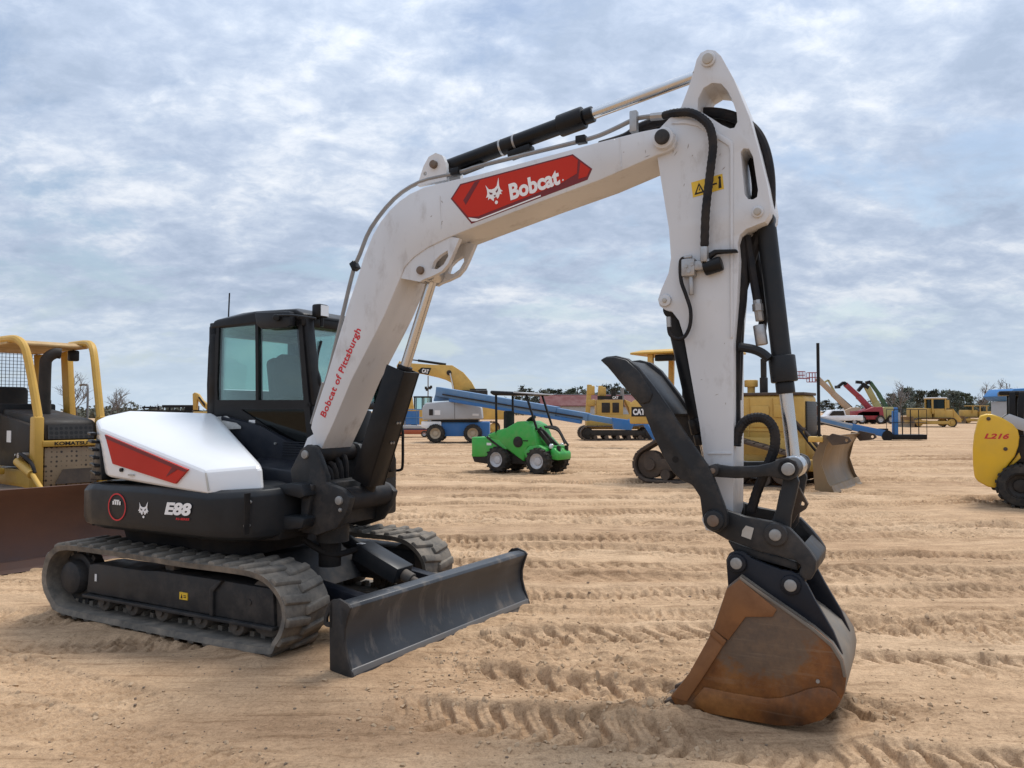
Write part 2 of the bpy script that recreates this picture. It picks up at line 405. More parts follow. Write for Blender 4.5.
def cloud(scale, detail, rough, loc, sxy=(1,1), dist=0.0):
    mp = nt.nodes.new('ShaderNodeMapping'); mp.inputs['Location'].default_value = loc; mp.inputs['Scale'].default_value = (*sxy, 1)
    mp.inputs['Rotation'].default_value = (0, 0, R(-12))
    L(cv.outputs[0], mp.inputs[0])
    n = nt.nodes.new('ShaderNodeTexNoise'); n.inputs['Scale'].default_value = scale; n.inputs['Detail'].default_value = detail
    n.inputs['Roughness'].default_value = rough; n.inputs['Distortion'].default_value = dist
    L(mp.outputs[0], n.inputs[0]); return n.outputs[0]
nA = cloud(1.5, 3, .5, (2.3, 1.1, 0), (1, 1.2), .2)           # large masses
nB = cloud(5.0, 8, .58, (7.7, 3.2, 0), (1, 1.25), .3)          # puffs
nC = cloud(15, 9, .66, (1.7, 9.2, 0), (1, 1.2), .3)           # fine flakes
mix1 = mth('ADD', mth('MULTIPLY', nA, .36), mth('MULTIPLY', nB, .40)); mix1 = mth('ADD', mix1, mth('MULTIPLY', nC, .24))
cr = nt.nodes.new('ShaderNodeValToRGB'); L(mix1, cr.inputs[0])
st = [(.415, (3.5, 4.25, 5.5)), (.482, (4.15, 4.9, 6.2)), (.535, (5.0, 5.7, 6.85)), (.585, (6.3, 6.8, 7.6)), (.66, (7.8, 8.05, 8.45))]
while len(cr.color_ramp.elements) < len(st): cr.color_ramp.elements.new(.5)
for e, (p, c) in zip(cr.color_ramp.elements, st): e.position = p; e.color = (*[v/10 for v in c], 1)
# blue shows through where the cover is thin
gap = cloud(2.2, 8, .62, (4.4, 12.6, 0), (1, 1.3), .3)
gm = nt.nodes.new('ShaderNodeMapRange'); gm.inputs[1].default_value = .53; gm.inputs[2].default_value = .64; gm.inputs[3].default_value = 0; gm.inputs[4].default_value = .70
L(gap, gm.inputs[0])
def vmul(col, k):
    n = nt.nodes.new('ShaderNodeVectorMath'); n.operation = 'SCALE'; L(col, n.inputs[0])
    if hasattr(k, 'is_output'): L(k, n.inputs['Scale'])
    else: n.inputs['Scale'].default_value = k
    return n.outputs[0]
cl = vmul(cr.outputs[0], mth('MULTIPLY_ADD', mth('POWER', zc, 1.5), 11.0, 9.9))           # an overcast is brightest overhead
def mx(f, a, b):
    n = nt.nodes.new('ShaderNodeMix'); n.data_type = 'RGBA'
    if hasattr(f, 'is_output'): L(f, n.inputs[0])
    else: n.inputs[0].default_value = f
    for v, i in ((a, 6), (b, 7)):
        if hasattr(v, 'is_output'): L(v, n.inputs[i])
        else: n.inputs[i].default_value = (*v, 1)
    return n.outputs[2]
base = mx(gm.outputs[0], cl, vmul(sky.outputs[0], 1.15))
hz = nt.nodes.new('ShaderNodeMapRange'); hz.interpolation_type = 'SMOOTHSTEP'
for i, v in ((1, 0.0), (2, .17), (3, .80), (4, 0.0)): hz.inputs[i].default_value = v
L(zc, hz.inputs[0])
base = mx(hz.outputs[0], base, (5.5, 6.6, 7.7))
L(base, bg.inputs[0])

# ------------------------------------------------------------------ the sandy yard: one sheet to the horizon
def vnoise(x, y, seed=0):
    xi = np.floor(x).astype(np.int64); yi = np.floor(y).astype(np.int64); fx = x-xi; fy = y-yi
    fx = fx*fx*fx*(fx*(fx*6-15)+10); fy = fy*fy*fy*(fy*(fy*6-15)+10)
    def h(a, b):
        v = (a*374761393+b*668265263+seed*974634777) & 0x7fffffff
        v = ((v ^ (v >> 13))*1274126177) & 0x7fffffff
        return ((v ^ (v >> 16)) & 0xffff)/65535.0
    return (h(xi,yi)*(1-fx)+h(xi+1,yi)*fx)*(1-fy)+(h(xi,yi+1)*(1-fx)+h(xi+1,yi+1)*fx)*fy-.5
def fbm(x, y, o=4, seed=0):
    s = 0; a = 1
    for i in range(o): s = s+a*vnoise(x*2**i+17*i, y*2**i-9*i, seed+i); a *= .5
    return s
def sstep(a, b, x): t = np.clip((x-a)/(b-a), 0, 1); return t*t*(3-2*t)
BANDS = []   # x, y, heading (deg), half width, kind, depth, start, end
rb = random.Random(5)
BANDS += [(0.6, 4.25, -14, .24, 'v', .034, -1.6, 3.5), (0.2, 5.0, -16, .23, 'v', .032, -1.0, 2.4), (1.6, 6.1, 8, .24, 'v', .034, -2.2, 7),
          (2.2, 5.35, -4, .24, 'v', .036, -.2, 6), (1.0, 7.3, 3, .25, 'b', .03, -2, 9), (2.0, 3.75, -24, .22, 'b', .028, -.8, 3),
          (2.0, 8.6, -5, .25, 'v', .032, -5, 12), (-1, 10.4, 4, .3, 'b', .035, -3, 16), (2, 12.0, -3, .3, 'v', .035, -8, 14),
          (-3.2, 5.2, -30, .2, 'b', .010, -2.5, 1.6), (-2.4, 4.3, -26, .2, 'b', .008, -2, 2.2),
          (2.3, 13.4, 12, .3, 'b', .035, -9, 14), (3.0, 9.6, -9, .28, 'b', .032, -7, 9), (4, 11.2, 9, .25, 'v', .03, -5, 9)]
for i in range(56):
    BANDS.append((rb.uniform(-8, 10), rb.uniform(6.5, 40), rb.gauss(-2, 6), rb.uniform(.2, .36), rb.choice('vbb'), None, -rb.uniform(6, 30), rb.uniform(6, 30)))
    q_ = list(BANDS[-1]); q_[5] = .018 if q_[1] < 9 else .03 if q_[1] < 14 else .05; BANDS[-1] = tuple(q_)
def ground_h(x, y):
    d = np.hypot(x, y)
    h = .030*fbm(x*.35, y*.5, 3, 3)+.012*fbm(x*1.3, y*2.2, 3, 11)+.010*fbm(x*4.2, y*6.5, 4, 23)
    wx = x+.03*fbm(x*.7, y*.7, 2, 50); wy = y+.06*fbm(x*.3, y*.3, 2, 60)+.010*fbm(x*5, y*5, 2, 61)
    for k, (bx, by, ang, hw, kind, dp, s0, s1) in enumerate(BANDS):
        c, s_ = math.cos(R(ang)), math.sin(R(ang))
        u = (wx-bx)*c+(wy-by)*s_; v = -(wx-bx)*s_+(wy-by)*c
        sel = (np.abs(v) < hw*2.2) & (u > s0) & (u < s1)
        if not sel.any(): continue
        uu, vv = u[sel], v[sel]
        base_f = .95 if k < 14 else .55
        fade = sstep(s0, s0+.7, uu)*(1-sstep(s1-.7, s1, uu))*np.clip(base_f+2.2*vnoise(uu*.45, vv*3+k, 70+k)+.8*vnoise(uu*2.5, vv*4+k, 170+k), .0, 1)
        m = (1-sstep(hw*.82, hw*1.02, np.abs(vv)))
        rim = np.exp(-((np.abs(vv)-hw*1.15)/(hw*.22))**2)
        ph = uu/((.15 if kind == 'v' else .085)*(1+.5*((k*37) % 10)/10))+(np.abs(vv)/hw*.75 if kind == 'v' else .25*np.sign(vv))
        lug = sstep(.16, .25, np.abs((ph % 1)-.5)+.05*vnoise(uu*9, vv*9, 140+k))
        idx = np.floor(ph).astype(np.int64); rj = (((idx*2654435761+k*40503+(vv > 0)*977) & 0xffff)/65535.0)
        lug = lug*((.75 if k < 14 else .35)+(.5 if k < 14 else .9)*rj)
        if kind == 'v': lug = lug*sstep(.0, .1, np.abs(vv)/hw)
        h[sel] += (1.75 if k < 14 else 1.45)*fade*(-dp*m*(.45+.9*(1-lug))+dp*.55*rim*(1+.9*vnoise(uu*7, vv*7, 90+k)))
    # crumbly churned soil beside the bucket and the blade
    for cx_, cy_, r_, a_ in ((.75, 5.3, .9, .05), (1.0, 4.55, .5, .06), (.1, 5.9, 1.0, .045), (2.1, 4.45, .7, .035), (.3, 3.9, .8, .03), (-.9, 4.2, .6, .02)):
        q = np.exp(-((x-cx_)**2+(y-cy_)**2*2.2)/(r_*r_))
        h += q*a_*(.9*np.abs(fbm(x*6, y*9, 4, 41))+.5*fbm(x*13, y*17, 2, 43))
    fr, dd_ = cP*x-sP*y, sP*x+cP*y
    for d_, f0, f1, a_ in ((4.0, -6.7, -4.1, .035), (4.57, -6.6, -4.1, .02)): h += a_*np.exp(-((dd_-d_)/.07)**2)*sstep(f0-.2, f0+.2, fr)*(1-sstep(f1-.2, f1+.2, fr))*(.7+1.4*vnoise(x*9, y*9, 201))
    h += .010*np.exp(-((fr+3.22)/.08)**2)*sstep(3.9, 4.1, dd_)*(1-sstep(6.2, 6.4, dd_))*(.6+1.6*vnoise(x*8, y*8, 203))
    q = np.exp(-((x-.93)**2+((y-4.62)*1.3)**2)/.05); h += .035*q
    flat = 1-np.exp(-(((x-1.45)/.55)**2+((y-4.32)/.30)**2)**2); h = h*flat-.012*(1-flat)
    return h*np.where(d > 55, np.exp(-(d-55)/40), 1.0)
ang = np.concatenate([np.radians(np.linspace(-42, 42, 960)), np.radians(np.linspace(43, 317, 70)[1:-1])])
rad = np.concatenate([np.array([.5, 1.1]), np.geomspace(2.2, 60, 980), np.geomspace(62, 4200, 44)])
A, RR = np.meshgrid(ang, rad)
gx = (RR*np.sin(A)).ravel(); gy = (RR*np.cos(A)).ravel()
gz = ground_h(gx, gy)
na, nr = len(ang), len(rad)
verts = np.stack([gx, gy, gz], 1); verts = np.vstack([verts, [[0, 0, 0]]])
i, j = np.meshgrid(np.arange(nr-1), np.arange(na), indexing='ij'); jn = (j+1) % na
q = np.stack([i*na+j, i*na+jn, (i+1)*na+jn, (i+1)*na+j], -1).reshape(-1, 4)[:, ::-1]
t = np.stack([np.arange(na), (np.arange(na)+1) % na, np.full(na, nr*na)], 1)
me = bpy.data.meshes.new('ground')
me.vertices.add(len(verts)); me.vertices.foreach_set('co', verts.ravel())
nl = q.size+t.size; me.loops.add(nl); me.loops.foreach_set('vertex_index', np.concatenate([q.ravel(), t.ravel()]).astype(np.int32))
me.polygons.add(len(q)+len(t))
me.polygons.foreach_set('loop_start', np.concatenate([np.arange(len(q))*4, q.size+np.arange(len(t))*3]).astype(np.int32))
me.update(calc_edges=True); me.validate()
me.polygons.foreach_set('use_smooth', np.ones(len(me.polygons), bool))
ground = bpy.data.objects.new('ground', me); COL.objects.link(ground); tag(ground, 'tyre-marked tan sand of the equipment yard', 'ground', kind='structure')
m, nt2, p, out = nodes('yard_sand')
tc = N(nt2, 'ShaderNodeTexCoord')
def gn(scale, detail, rough, sc, loc=(0,0,0)):
    mp = N(nt2, 'ShaderNodeMapping'); mp.inputs['Scale'].default_value = sc; mp.inputs['Location'].default_value = loc
    nt2.links.new(tc.outputs['Object'], mp.inputs[0])
    n = N(nt2, 'ShaderNodeTexNoise', Scale=scale, Detail=detail, Roughness=rough); nt2.links.new(mp.outputs[0], n.inputs[0]); return n.outputs[0]
streak = gn(.5, 6, .6, (.16, 1, 1)); patch = gn(.55, 7, .62, (.6, 1, 1), (5, 2, 0)); grain = gn(38, 6, .75, (1, 1, 1)); mid = gn(3.5, 8, .7, (.7, 1, 1), (1, 7, 0))
c1 = ramp(nt2, streak, [(.36, (.29,.180,.104)), (.5, (.475,.318,.19)), (.64, (.61,.44,.285))])
c2 = ramp(nt2, patch, [(.32, (.37,.232,.135)), (.5, (.50,.34,.208)), (.7, (.58,.41,.262))])
c = mixc(nt2, .5, c1.outputs[0], c2.outputs[0])
mm = nt2.nodes.new('ShaderNodeMix'); mm.data_type = 'RGBA'; mm.blend_type = 'MULTIPLY'; mm.inputs[0].default_value = 1
r3 = ramp(nt2, mid, [(.3, (.72,.70,.68)), (.55, (1.0,1.0,1.0)), (.75, (1.08,1.08,1.08))])
nt2.links.new(c, mm.inputs[6]); nt2.links.new(r3.outputs[0], mm.inputs[7])
mm2 = nt2.nodes.new('ShaderNodeMix'); mm2.data_type = 'RGBA'; mm2.blend_type = 'MULTIPLY'; mm2.inputs[0].default_value = 1
r4 = ramp(nt2, grain, [(.30, (.66,.64,.62)), (.5, (1,1,1)), (.70, (1.16,1.16,1.16))])
nt2.links.new(mm.outputs[2], mm2.inputs[6]); nt2.links.new(r4.outputs[0], mm2.inputs[7])
fine = gn(130, 4, .7, (1, 1, 1)); lin2 = gn(1.0, 9, .72, (1.1, 15, 1), (8, 1, 0))
def mulc(src, fac, stops):
    m_ = nt2.nodes.new('ShaderNodeMix'); m_.data_type = 'RGBA'; m_.blend_type = 'MULTIPLY'; m_.inputs[0].default_value = 1
    r_ = ramp(nt2, fac, stops); nt2.links.new(src, m_.inputs[6]); nt2.links.new(r_.outputs[0], m_.inputs[7]); return m_.outputs[2]
cfin = mulc(mm2.outputs[2], fine, [(.32, (.72,.70,.68)), (.48, (1,1,1)), (.70, (1.12,1.12,1.12))])
cfin = mulc(cfin, lin2, [(.36, (.68,.64,.60)), (.47, (.97,.96,.95)), (.66, (1.10,1.10,1.10))])
nt2.links.new(cfin, p.inputs['Base Color']); p.inputs['Roughness'].default_value = .95; p.inputs['Specular IOR Level'].default_value = .15
lin = gn(1.0, 7, .7, (1.3, 13, 1), (3, 3, 0))
b0 = N(nt2, 'ShaderNodeBump', Strength=.5, Distance=.03); nt2.links.new(lin, b0.inputs['Height'])
b1 = N(nt2, 'ShaderNodeBump', Strength=.55, Distance=.012); nt2.links.new(grain, b1.inputs['Height']); nt2.links.new(b0.outputs[0], b1.inputs['Normal'])
b2 = N(nt2, 'ShaderNodeBump', Strength=.6, Distance=.05); nt2.links.new(mid, b2.inputs['Height']); nt2.links.new(b1.outputs[0], b2.inputs['Normal'])
nt2.links.new(b2.outputs[0], p.inputs['Normal'])
me.materials.append(m)
def gz_at(x, y): return float(ground_h(np.array([x], float), np.array([y], float))[0])

# loose pebbles and clods: nobody could count them
rp = random.Random(3); b = B()
ico = bmesh.new(); bmesh.ops.create_icosphere(ico, subdivisions=1, radius=1); icv = [v.co.copy() for v in ico.verts]; icf = [[v.index for v in f.verts] for f in ico.faces]; ico.free()
for k in range(300):
    if k < 170: g = G(rp.uniform(0, 460), rp.uniform(640, 768))
    elif k < 240: g = G(rp.uniform(380, 1000), rp.uniform(600, 768))
    else: g = G(rp.uniform(0, 1024), rp.uniform(480, 620))
    s_ = rp.choice([.003, .004, .005, .006, .010])*(1 if k < 240 else 1.5)
    z = gz_at(g.x, g.y)
    vs_ = [b.bm.verts.new((g.x+v.x*s_*rp.uniform(.7,1.3), g.y+v.y*s_*rp.uniform(.7,1.3), z+v.z*s_*.7+s_*.25)) for v in icv]
    for f in icf: b.bm.faces.new([vs_[n] for n in f])
tag(b.build('pebbles', paint('brown_pebbles', (.16,.115,.08), .9, dirt=.4), None), 'small dark pebbles and clods strewn over the sand', 'pebbles', kind='stuff')

# crumbled clods thrown up along the tyre tracks
b = B(); rp = random.Random(9)
near_b = [q for q in BANDS if q[1] < 13]
for k in range(3600):
    if k < 2600:
        bx, by, ang_, hw, kind, dp, s0, s1 = near_b[int(rp.random()**1.3*len(near_b))]; u = rp.uniform(s0, s1); v = rp.choice((-1, 1))*hw*rp.gauss(1.08, .22)
        c_, s_ = math.cos(R(ang_)), math.sin(R(ang_)); X, Yy = bx+u*c_-v*s_, by+u*s_+v*c_
    else:
        cxx, cyy, r_ = rp.choice(((.75,5.3,.8),(1.0,4.6,.5),(.2,5.9,.9),(2.2,4.5,.6),(.4,3.9,.7),(-.5,5.0,.7))); X, Yy = rp.gauss(cxx, r_*.6), rp.gauss(cyy, r_*.4)
    if Yy < 2.6 or abs(X) > Yy*.8: continue
    if (X-1.5)**2/.35+(Yy-4.45)**2/.10 < 1 or (-6.9 < cP*X-sP*Yy < -3.1 and 3.95 < sP*X+cP*Yy < 6.35): continue
    s_ = rp.choice([.004, .006, .007, .009, .012, .018]); z = 0; b_ = []
    q_ = [rp.uniform(.6, 1.35) for _ in icv]
    b_ = [b.bm.verts.new((X+v.x*s_*q, Yy+v.y*s_*q, v.z*s_*q*.75)) for v, q in zip(icv, q_)]
    for f in icf: b.bm.faces.new([b_[n] for n in f])
co_ = np.array([v.co for v in b.bm.verts]); hh = ground_h(co_[:,0], co_[:,1])
for v, z in zip(b.bm.verts, hh): v.co.z += float(z)+.002
tag(b.build('soil_clods', paint('crumbled_soil', (.43,.30,.185), .95, dirt=.5, dcol=(.26,.17,.10), scale=8), None), 'crumbled sandy clods scattered along the tyre tracks', 'clods', kind='stuff')
# ------------------------------------------------------------------ the white excavator
C0 = (-5.41, 5.15)
EX = thing('excavator', 'white excavator with black cab, grey dozer blade and rusty bucket resting on the sand', 'excavator',
           (cP*C0[0]+sP*C0[1], -sP*C0[0]+cP*C0[1], 0), -PH)
HM = Matrix.Translation((-C0[0], -C0[1], 0))
def H(): return B(HM)
def V3(p, d): return Vector((p[0], d, p[1]))
a = M_
def pin(b, px, d0, d1, r, ref=None, bev=.006):
    f, z = T(*px, ref if ref else d0); b.cyl((f, d0, z), (f, d1, z), r, bev=bev, seg=24)
def on(d, px0, px1, up=None):
    """origin, reading direction and upward direction for something laid on the near face at distance d"""
    p0, p1 = T3(*px0, d), T3(*px1, d); x = (p1-p0); y = Vector((-x.z, 0, x.x)); return p0, x, y, x.length
def head(name, mat, dark, parent, d, c, w, h, tilt=0):
    """the wildcat head mark: white mask with tufted ears, dark eyes and nose"""
    o = [(-.47,1.0),(-.30,.74),(-.1,.68),(.1,.68),(.28,.76),(.50,1.10),(.43,.72),(.47,.52),(.60,.40),(.45,.41),(.50,.27),(.36,.33),(.26,.20),(.14,.14),(.10,.26),(-.08,.24),(-.14,.10),(-.24,.20),(-.36,.31),(-.50,.25),(-.44,.40),(-.60,.40),(-.47,.54),(-.43,.74)]
    f, z = T(*c, d); ct, s_ = math.cos(tilt), math.sin(tilt)
    q = lambda p: (f+p[0]*w*ct-(p[1]-.45)*h*s_, z+p[0]*w*s_+(p[1]-.45)*h*ct)
    b = H(); b.plate([q(p) for p in o], d-.002, d-.0005); b.plate([q((.02+.11*math.cos(t*.785), .0+.09*math.sin(t*.785))) for t in range(8)], d-.002, d-.0005)
    hd = b.build(name, mat, parent)
    b = H()
    for e in ([(-.33,.60),(-.10,.50),(-.14,.44),(-.28,.47)], [(.33,.62),(.12,.50),(.16,.44),(.28,.49)], [(-.07,.36),(.09,.36),(.02,.26)]):
        b.plate([q(p) for p in e], d-.0035, d-.0021)
    b.build('eyes', dark, hd); return hd

# --- tracks
LOOP = rnd2([(-6.53,.018),(-6.70,.085),(-6.815,.235),(-6.80,.41),(-6.71,.53),(-6.53,.598),(-6.0,.606),(-5.5,.600),(-5.0,.594),(-4.5,.598),(-4.28,.588),(-4.13,.545),(-4.005,.44),(-3.958,.32),(-3.985,.19),(-4.06,.085),(-4.17,.018),(-5,.008),(-5.8,.008)], 10)
def resample(P, n):
    P = np.array(P); Q = np.vstack([P, P[:1]]); s = np.r_[0, np.cumsum(np.hypot(*np.diff(Q, axis=0).T))]
    u = np.linspace(0, s[-1], n, endpoint=False)
    return np.stack([np.interp(u, s, Q[:,0]), np.interp(u, s, Q[:,1])], 1), s[-1]
def loop_normals(P):
    t = np.roll(P, -1, 0)-np.roll(P, 1, 0); t /= np.linalg.norm(t, axis=1)[:, None]
    n = np.stack([t[:,1], -t[:,0]], 1); c = P.mean(0)
    if ((P-c)*n).sum() < 0: n = -n
    return t, n
def belt(b, loop, d0, d1, th, nseg=180, nlug=40, lug_h=.028, skew=.05, style='chevron'):
    P, Ln = resample(loop, nseg); t, n = loop_normals(P); I = P-n*th; n_ = len(P)
    bb = bmesh.new()
    O0 = [bb.verts.new((p[0], d0, p[1])) for p in P]; O1 = [bb.verts.new((p[0], d1, p[1])) for p in P]
    I0 = [bb.verts.new((p[0], d0+.012, p[1])) for p in I]; I1 = [bb.verts.new((p[0], d1-.012, p[1])) for p in I]
    for i in range(n_):
        k = (i+1) % n_
        for A_, B_ in ((O0, O1), (O1, I1), (I1, I0), (I0, O0)): bb.faces.new([A_[i], A_[k], B_[k], B_[i]])
    b._merge(bb)
    # lugs
    P2, _ = resample(loop, nlug*24); t2, n2 = loop_normals(P2); w = d1-d0; m = len(P2)
    def pt(s, d, h):
        i = int(round(s)) % m; return Vector((P2[i][0]+n2[i][0]*h, d, P2[i][1]+n2[i][1]*h))
    for k in range(nlug):
        s = k*24
        if style == 'chevron':
            rows = (((d0+.004, d0+w*.56), s, 5), ((d1-.004, d1-w*.56), s+12, 5))
        else:
            rows = (((d0-.004, d1+.004), s, 0),)
        for (da, db), s0, sk in rows:
            hw = 6.4 if style == 'chevron' else 10
            cs = []
            for d, off in ((da, 0), (db, sk)):
                tp = .70 if style == 'chevron' else .96
                cs += [pt(s0+off-hw, d, -.004), pt(s0+off+hw, d, -.004), pt(s0+off-hw*tp, d+(db-da)*.03*(1 if d == da else -1), lug_h), pt(s0+off+hw*tp, d+(db-da)*.03*(1 if d == da else -1), lug_h)]
            b.hull(cs, bev=.011 if style == 'chevron' else 0, seg=2)
    return b
for d0, near in ((4.06, True), (5.79, False)):
    d1 = d0+.45; o_ = d0 if near else d1; sg = 1 if near else -1
    tr = belt(H(), LOOP, d0, d1, .045).build('track', a['track'], EX)
    b = H()   # side beam between the wheels
    da, db = (d0+.07, d0+.36) if near else (d1-.36, d1-.07)
    b.plate([(-6.33,.20),(-6.30,.44),(-6.20,.455),(-5.6,.455),(-5.42,.47),(-4.85,.47),(-4.17,.46),(-4.15,.19)], da+.02, db, bev=.012)
    b.plate([(-6.34,.165),(-6.34,.19),(-4.14,.19),(-4.14,.165)], da-.012, db, bev=.003)
    b.plate([(-4.80,.20),(-4.80,.40),(-4.70,.47),(-4.67,.47),(-4.76,.38),(-4.76,.20)], da-.005, da+.03, bev=.004)
    b.plate(circ((-4.40,.34), .022, 12), da+.012, da+.03)
    b.build('track_frame', a['char_dusty'], tr)
    yy = (d0+.15, d0+.30) if near else (d1-.30, d1-.15)
    for f in (-6.14, -5.78, -5.41, -4.96, -4.57):
        b = H(); b.cyl((f, yy[0]-.03, .142), (f, yy[1]+.03, .142), .082, bev=.012); b.cyl((f, yy[0]-.05, .142), (f, yy[1]+.05, .142), .035); b.build('track_roller', a['roller'], tr)
    b = H(); b.cyl((-5.36, yy[0], .50), (-5.36, yy[1], .50), .055, bev=.01); b.build('carrier_roller', a['roller'], tr)
    b = H()   # rear sprocket with drive hub, front idler
    b.cyl((-6.535, d0+.15, .305), (-6.535, d0+.29, .305), .20, bev=.01)
    for k in range(15):
        an = 2*math.pi*k/15; b.box((-6.535+.215*math.cos(an), d0+.22, .305+.215*math.sin(an)), (.05,.07,.045), ry=-an)
    hx = d0+.045 if near else d1-.045
    b.lathe((-6.535, hx+.18*sg, .305), (0, -sg, 0), [(0,.15),(.12,.15),(.15,.135),(.165,.10),(.17,.0005)], 28)
    b.build('sprocket', a['char_dusty'], tr)
    b = H(); b.cyl((-4.26, d0+.12, .305), (-4.26, d0+.33, .305), .215, bev=.02); b.build('idler', a['roller'], tr)
    b = H()   # inner drive lugs of the belt
    P, _ = resample(LOOP, 56); t, n = loop_normals(P)
    for p, nn in zip(P, n):
        q = p-nn*.06; b.box((q[0], d0+.225, q[1]), (.045,.07,.045), ry=-math.atan2(nn[1], nn[0]))
    b.build('drive_lugs', a['track'], tr)
    if near:
        b = H(); c = T(182, 596.5, da); b.plate([(c[0]-.045,c[1]-.028),(c[0]+.045,c[1]-.028),(c[0]+.045,c[1]+.028),(c[0]-.045,c[1]+.028)], da+.012, da+.0195)
        st_ = b.build('warning_sticker', a['sticker'], tr)
        b = H(); b.plate([(c[0]-.03,c[1]-.018),(c[0]-.008,c[1]-.018),(c[0]-.019,c[1]+.016)], da+.010, da+.0115); b.box((c[0]+.018, da+.011, c[1]+.005), (.03,.001,.006)); b.box((c[0]+.018, da+.011, c[1]-.008), (.03,.001,.006)); b.build('symbol', a['letter_black'], st_)
        b = H(); c = T(94, 578, da); b.box((c[0], da+.016, c[1]), (.025,.004,.06)); b.build('tag', a['tag_white'], tr)

# --- lower frame with the blade
b = H()
b.hull([(f, d, z) for f, d, z in ((-6.1,4.6,.25),(-4.5,4.6,.25),(-6.1,5.7,.25),(-4.5,5.7,.25),(-5.9,4.75,.56),(-4.75,4.75,.56),(-5.9,5.55,.56),(-4.75,5.55,.56))], .02)
for dd in (4.55, 5.75):
    for f in (-5.9, -4.85): b.bar((f*.9-.54, 5.15, .40), (f, dd, .33), .26, .2, .02)
b.cyl((C0[0], C0[1], .5), (C0[0], C0[1], .76), .56, seg=40, bev=.015)
b.build('undercarriage', a['char_dusty'], EX)
bl_n, bl_f = Vector((-3.345, 4.02, 0)), Vector((-3.185, 6.28, 0))
bx_ = (bl_f-bl_n).normalized(); bn = Vector((bx_.y, -bx_.x, 0)); BLW = (bl_f-bl_n).length
BMx = Matrix(((bn.x, bx_.x, 0, bl_n.x), (bn.y, bx_.y, 0, bl_n.y), (0,0,1,0), (0,0,0,1)))   # local x forward, y along the blade
prof = [(0.03,0.0),(0.012,.05),(-.035,.13),(-.060,.22),(-.062,.30),(-.040,.38),(-.004,.445),(-.018,.468),(-.075,.480),(-.155,.462),(-.165,.43),(-.14,.40),(-.10,.30),(-.095,.20),(-.06,.10),(-.01,.03),(.0,.0)]
BD = B(HM @ BMx).plate(prof, .012, BLW-.012, bev=.004).build('dozer_blade', a['blade'], EX)
for y0, y1 in ((-.008,.012), (BLW-.012, BLW+.008)):
    b = B(HM @ BMx)
    b.plate([(.032,.0),(.014,.05),(-.02,.13),(-.045,.22),(-.046,.30),(-.02,.385),(.006,.452),(-.02,.476),(-.10,.50),(-.16,.485),(-.185,.44),(-.175,.02),(-.02,-.01)], y0, y1, bev=.003)
    b.plate([(-.155,.30),(-.155,.49),(-.19,.46),(-.235,.36),(-.235,.31),(-.21,.30)], y0, y1, holes=[[(-.175,.33),(-.175,.42),(-.21,.36),(-.21,.33)]], bev=0)
    b.build('end_plate', a['char_dusty'], BD)
b = B(HM @ BMx); b.plate([(.034,-.02),(.016,.048),(.006,.056),(-.002,.05),(.012,-.02)], .0, BLW, bev=.002); b.build('cutting_edge', a['edge'], BD)
b = H()
for d in (4.72, 5.62): b.bar((-4.62, d, .38), (-3.50, d, .22), .11, .15, .012)
b.bar((-3.62, 4.72, .235), (-3.62, 5.62, .235), .12, .12, .01)
b.build('blade_arms', a['navy'], EX)
b = H(); g0, g1 = Vector((-4.13, 5.10, .60)), Vector((-3.70, 5.10, .435))
b.bar(g0, g1, .215, .135, .012); b.cyl(g0-(g1-g0)*.35, g1, .055)
g = b.build('blade_cylinder_guard', a['char'], EX)
b = H(); b.cyl(g1, g1+(g1-g0)*.55, .032); b.cyl(g1, g1+(g1-g0)*.2, .05, bev=.006); b.build('rod', a['roller'], g)
b = H(); b.bar(g0+Vector((.035,-.075,.058)), g0+Vector((.035,-.025,.058)), .055, .004); b.build('tag', a['tag_white'], g)

# --- upper body: deck, skirt, hood
b = H(); b.plate([(-4.35,4.4),(-4.35,5.3),(-4.95,5.5),(-4.95,6.15),(-6.3,6.1),(-6.7,5.6),(-6.7,4.7),(-6.3,4.2),(-4.7,4.2)], .755, .93, ax='z', bev=.02)
b.build('deck', a['dark'], EX)
plan = [(-4.75,4.06),(-4.55,4.10),(-4.42,4.19),(-4.345,4.34),(-4.33,4.55),(-4.33,5.0),(-4.75,5.1),(-4.75,6.15),(-6.05,6.2),(-6.4,6.1),(-6.68,5.85),(-6.82,5.5),(-6.86,5.15),(-6.82,4.8),(-6.70,4.48),(-6.52,4.25),(-6.34,4.12),(-6.13,4.055),(-5.4,4.05)]
cen = Vector((-5.5, 5.1))
def ring_body(rings, zt=None):
    bb = bmesh.new(); rr = []
    for ins, z in rings:
        row = []
        for p in plan:
            v = Vector(p); q = v+(cen-v).normalized()*ins
            row.append(bb.verts.new((q.x, q.y, z(p[0]) if callable(z) else z)))
        rr.append(row)
    n = len(plan)
    for i in range(len(rr)-1):
        for k in range(n): bb.faces.new([rr[i][k], rr[i][(k+1)%n], rr[i+1][(k+1)%n], rr[i+1][k]])
    bb.faces.new(rr[0]); bb.faces.new(rr[-1]); return bb
ztop = lambda f: float(np.interp(f, [-6.86, -6.2, -5.93, -4.95, -4.33], [1.10, 1.13, 1.195, 1.118, 1.165]))
b = H(); b._merge(ring_body([(.42,.615),(.34,.62),(.30,.76)])); b.build('belly', a['dark'], EX)
b = H(); b._merge(ring_body([(.10,.765),(.02,.80),(0,.86),(0,lambda f: ztop(f)-.05),(.028,lambda f: ztop(f)-.008),(.06,ztop)]), .008)
SK = b.build('counterweight_skirt', a['char'], EX, sharp=26)
for px in ((243,502.5),(242,526)): f, z = T(*px, 4.13); b = H(); b.cyl((f+.02,4.135,z),(f+.02,4.25,z),.014); b.build('bolt', a['pin'], SK)
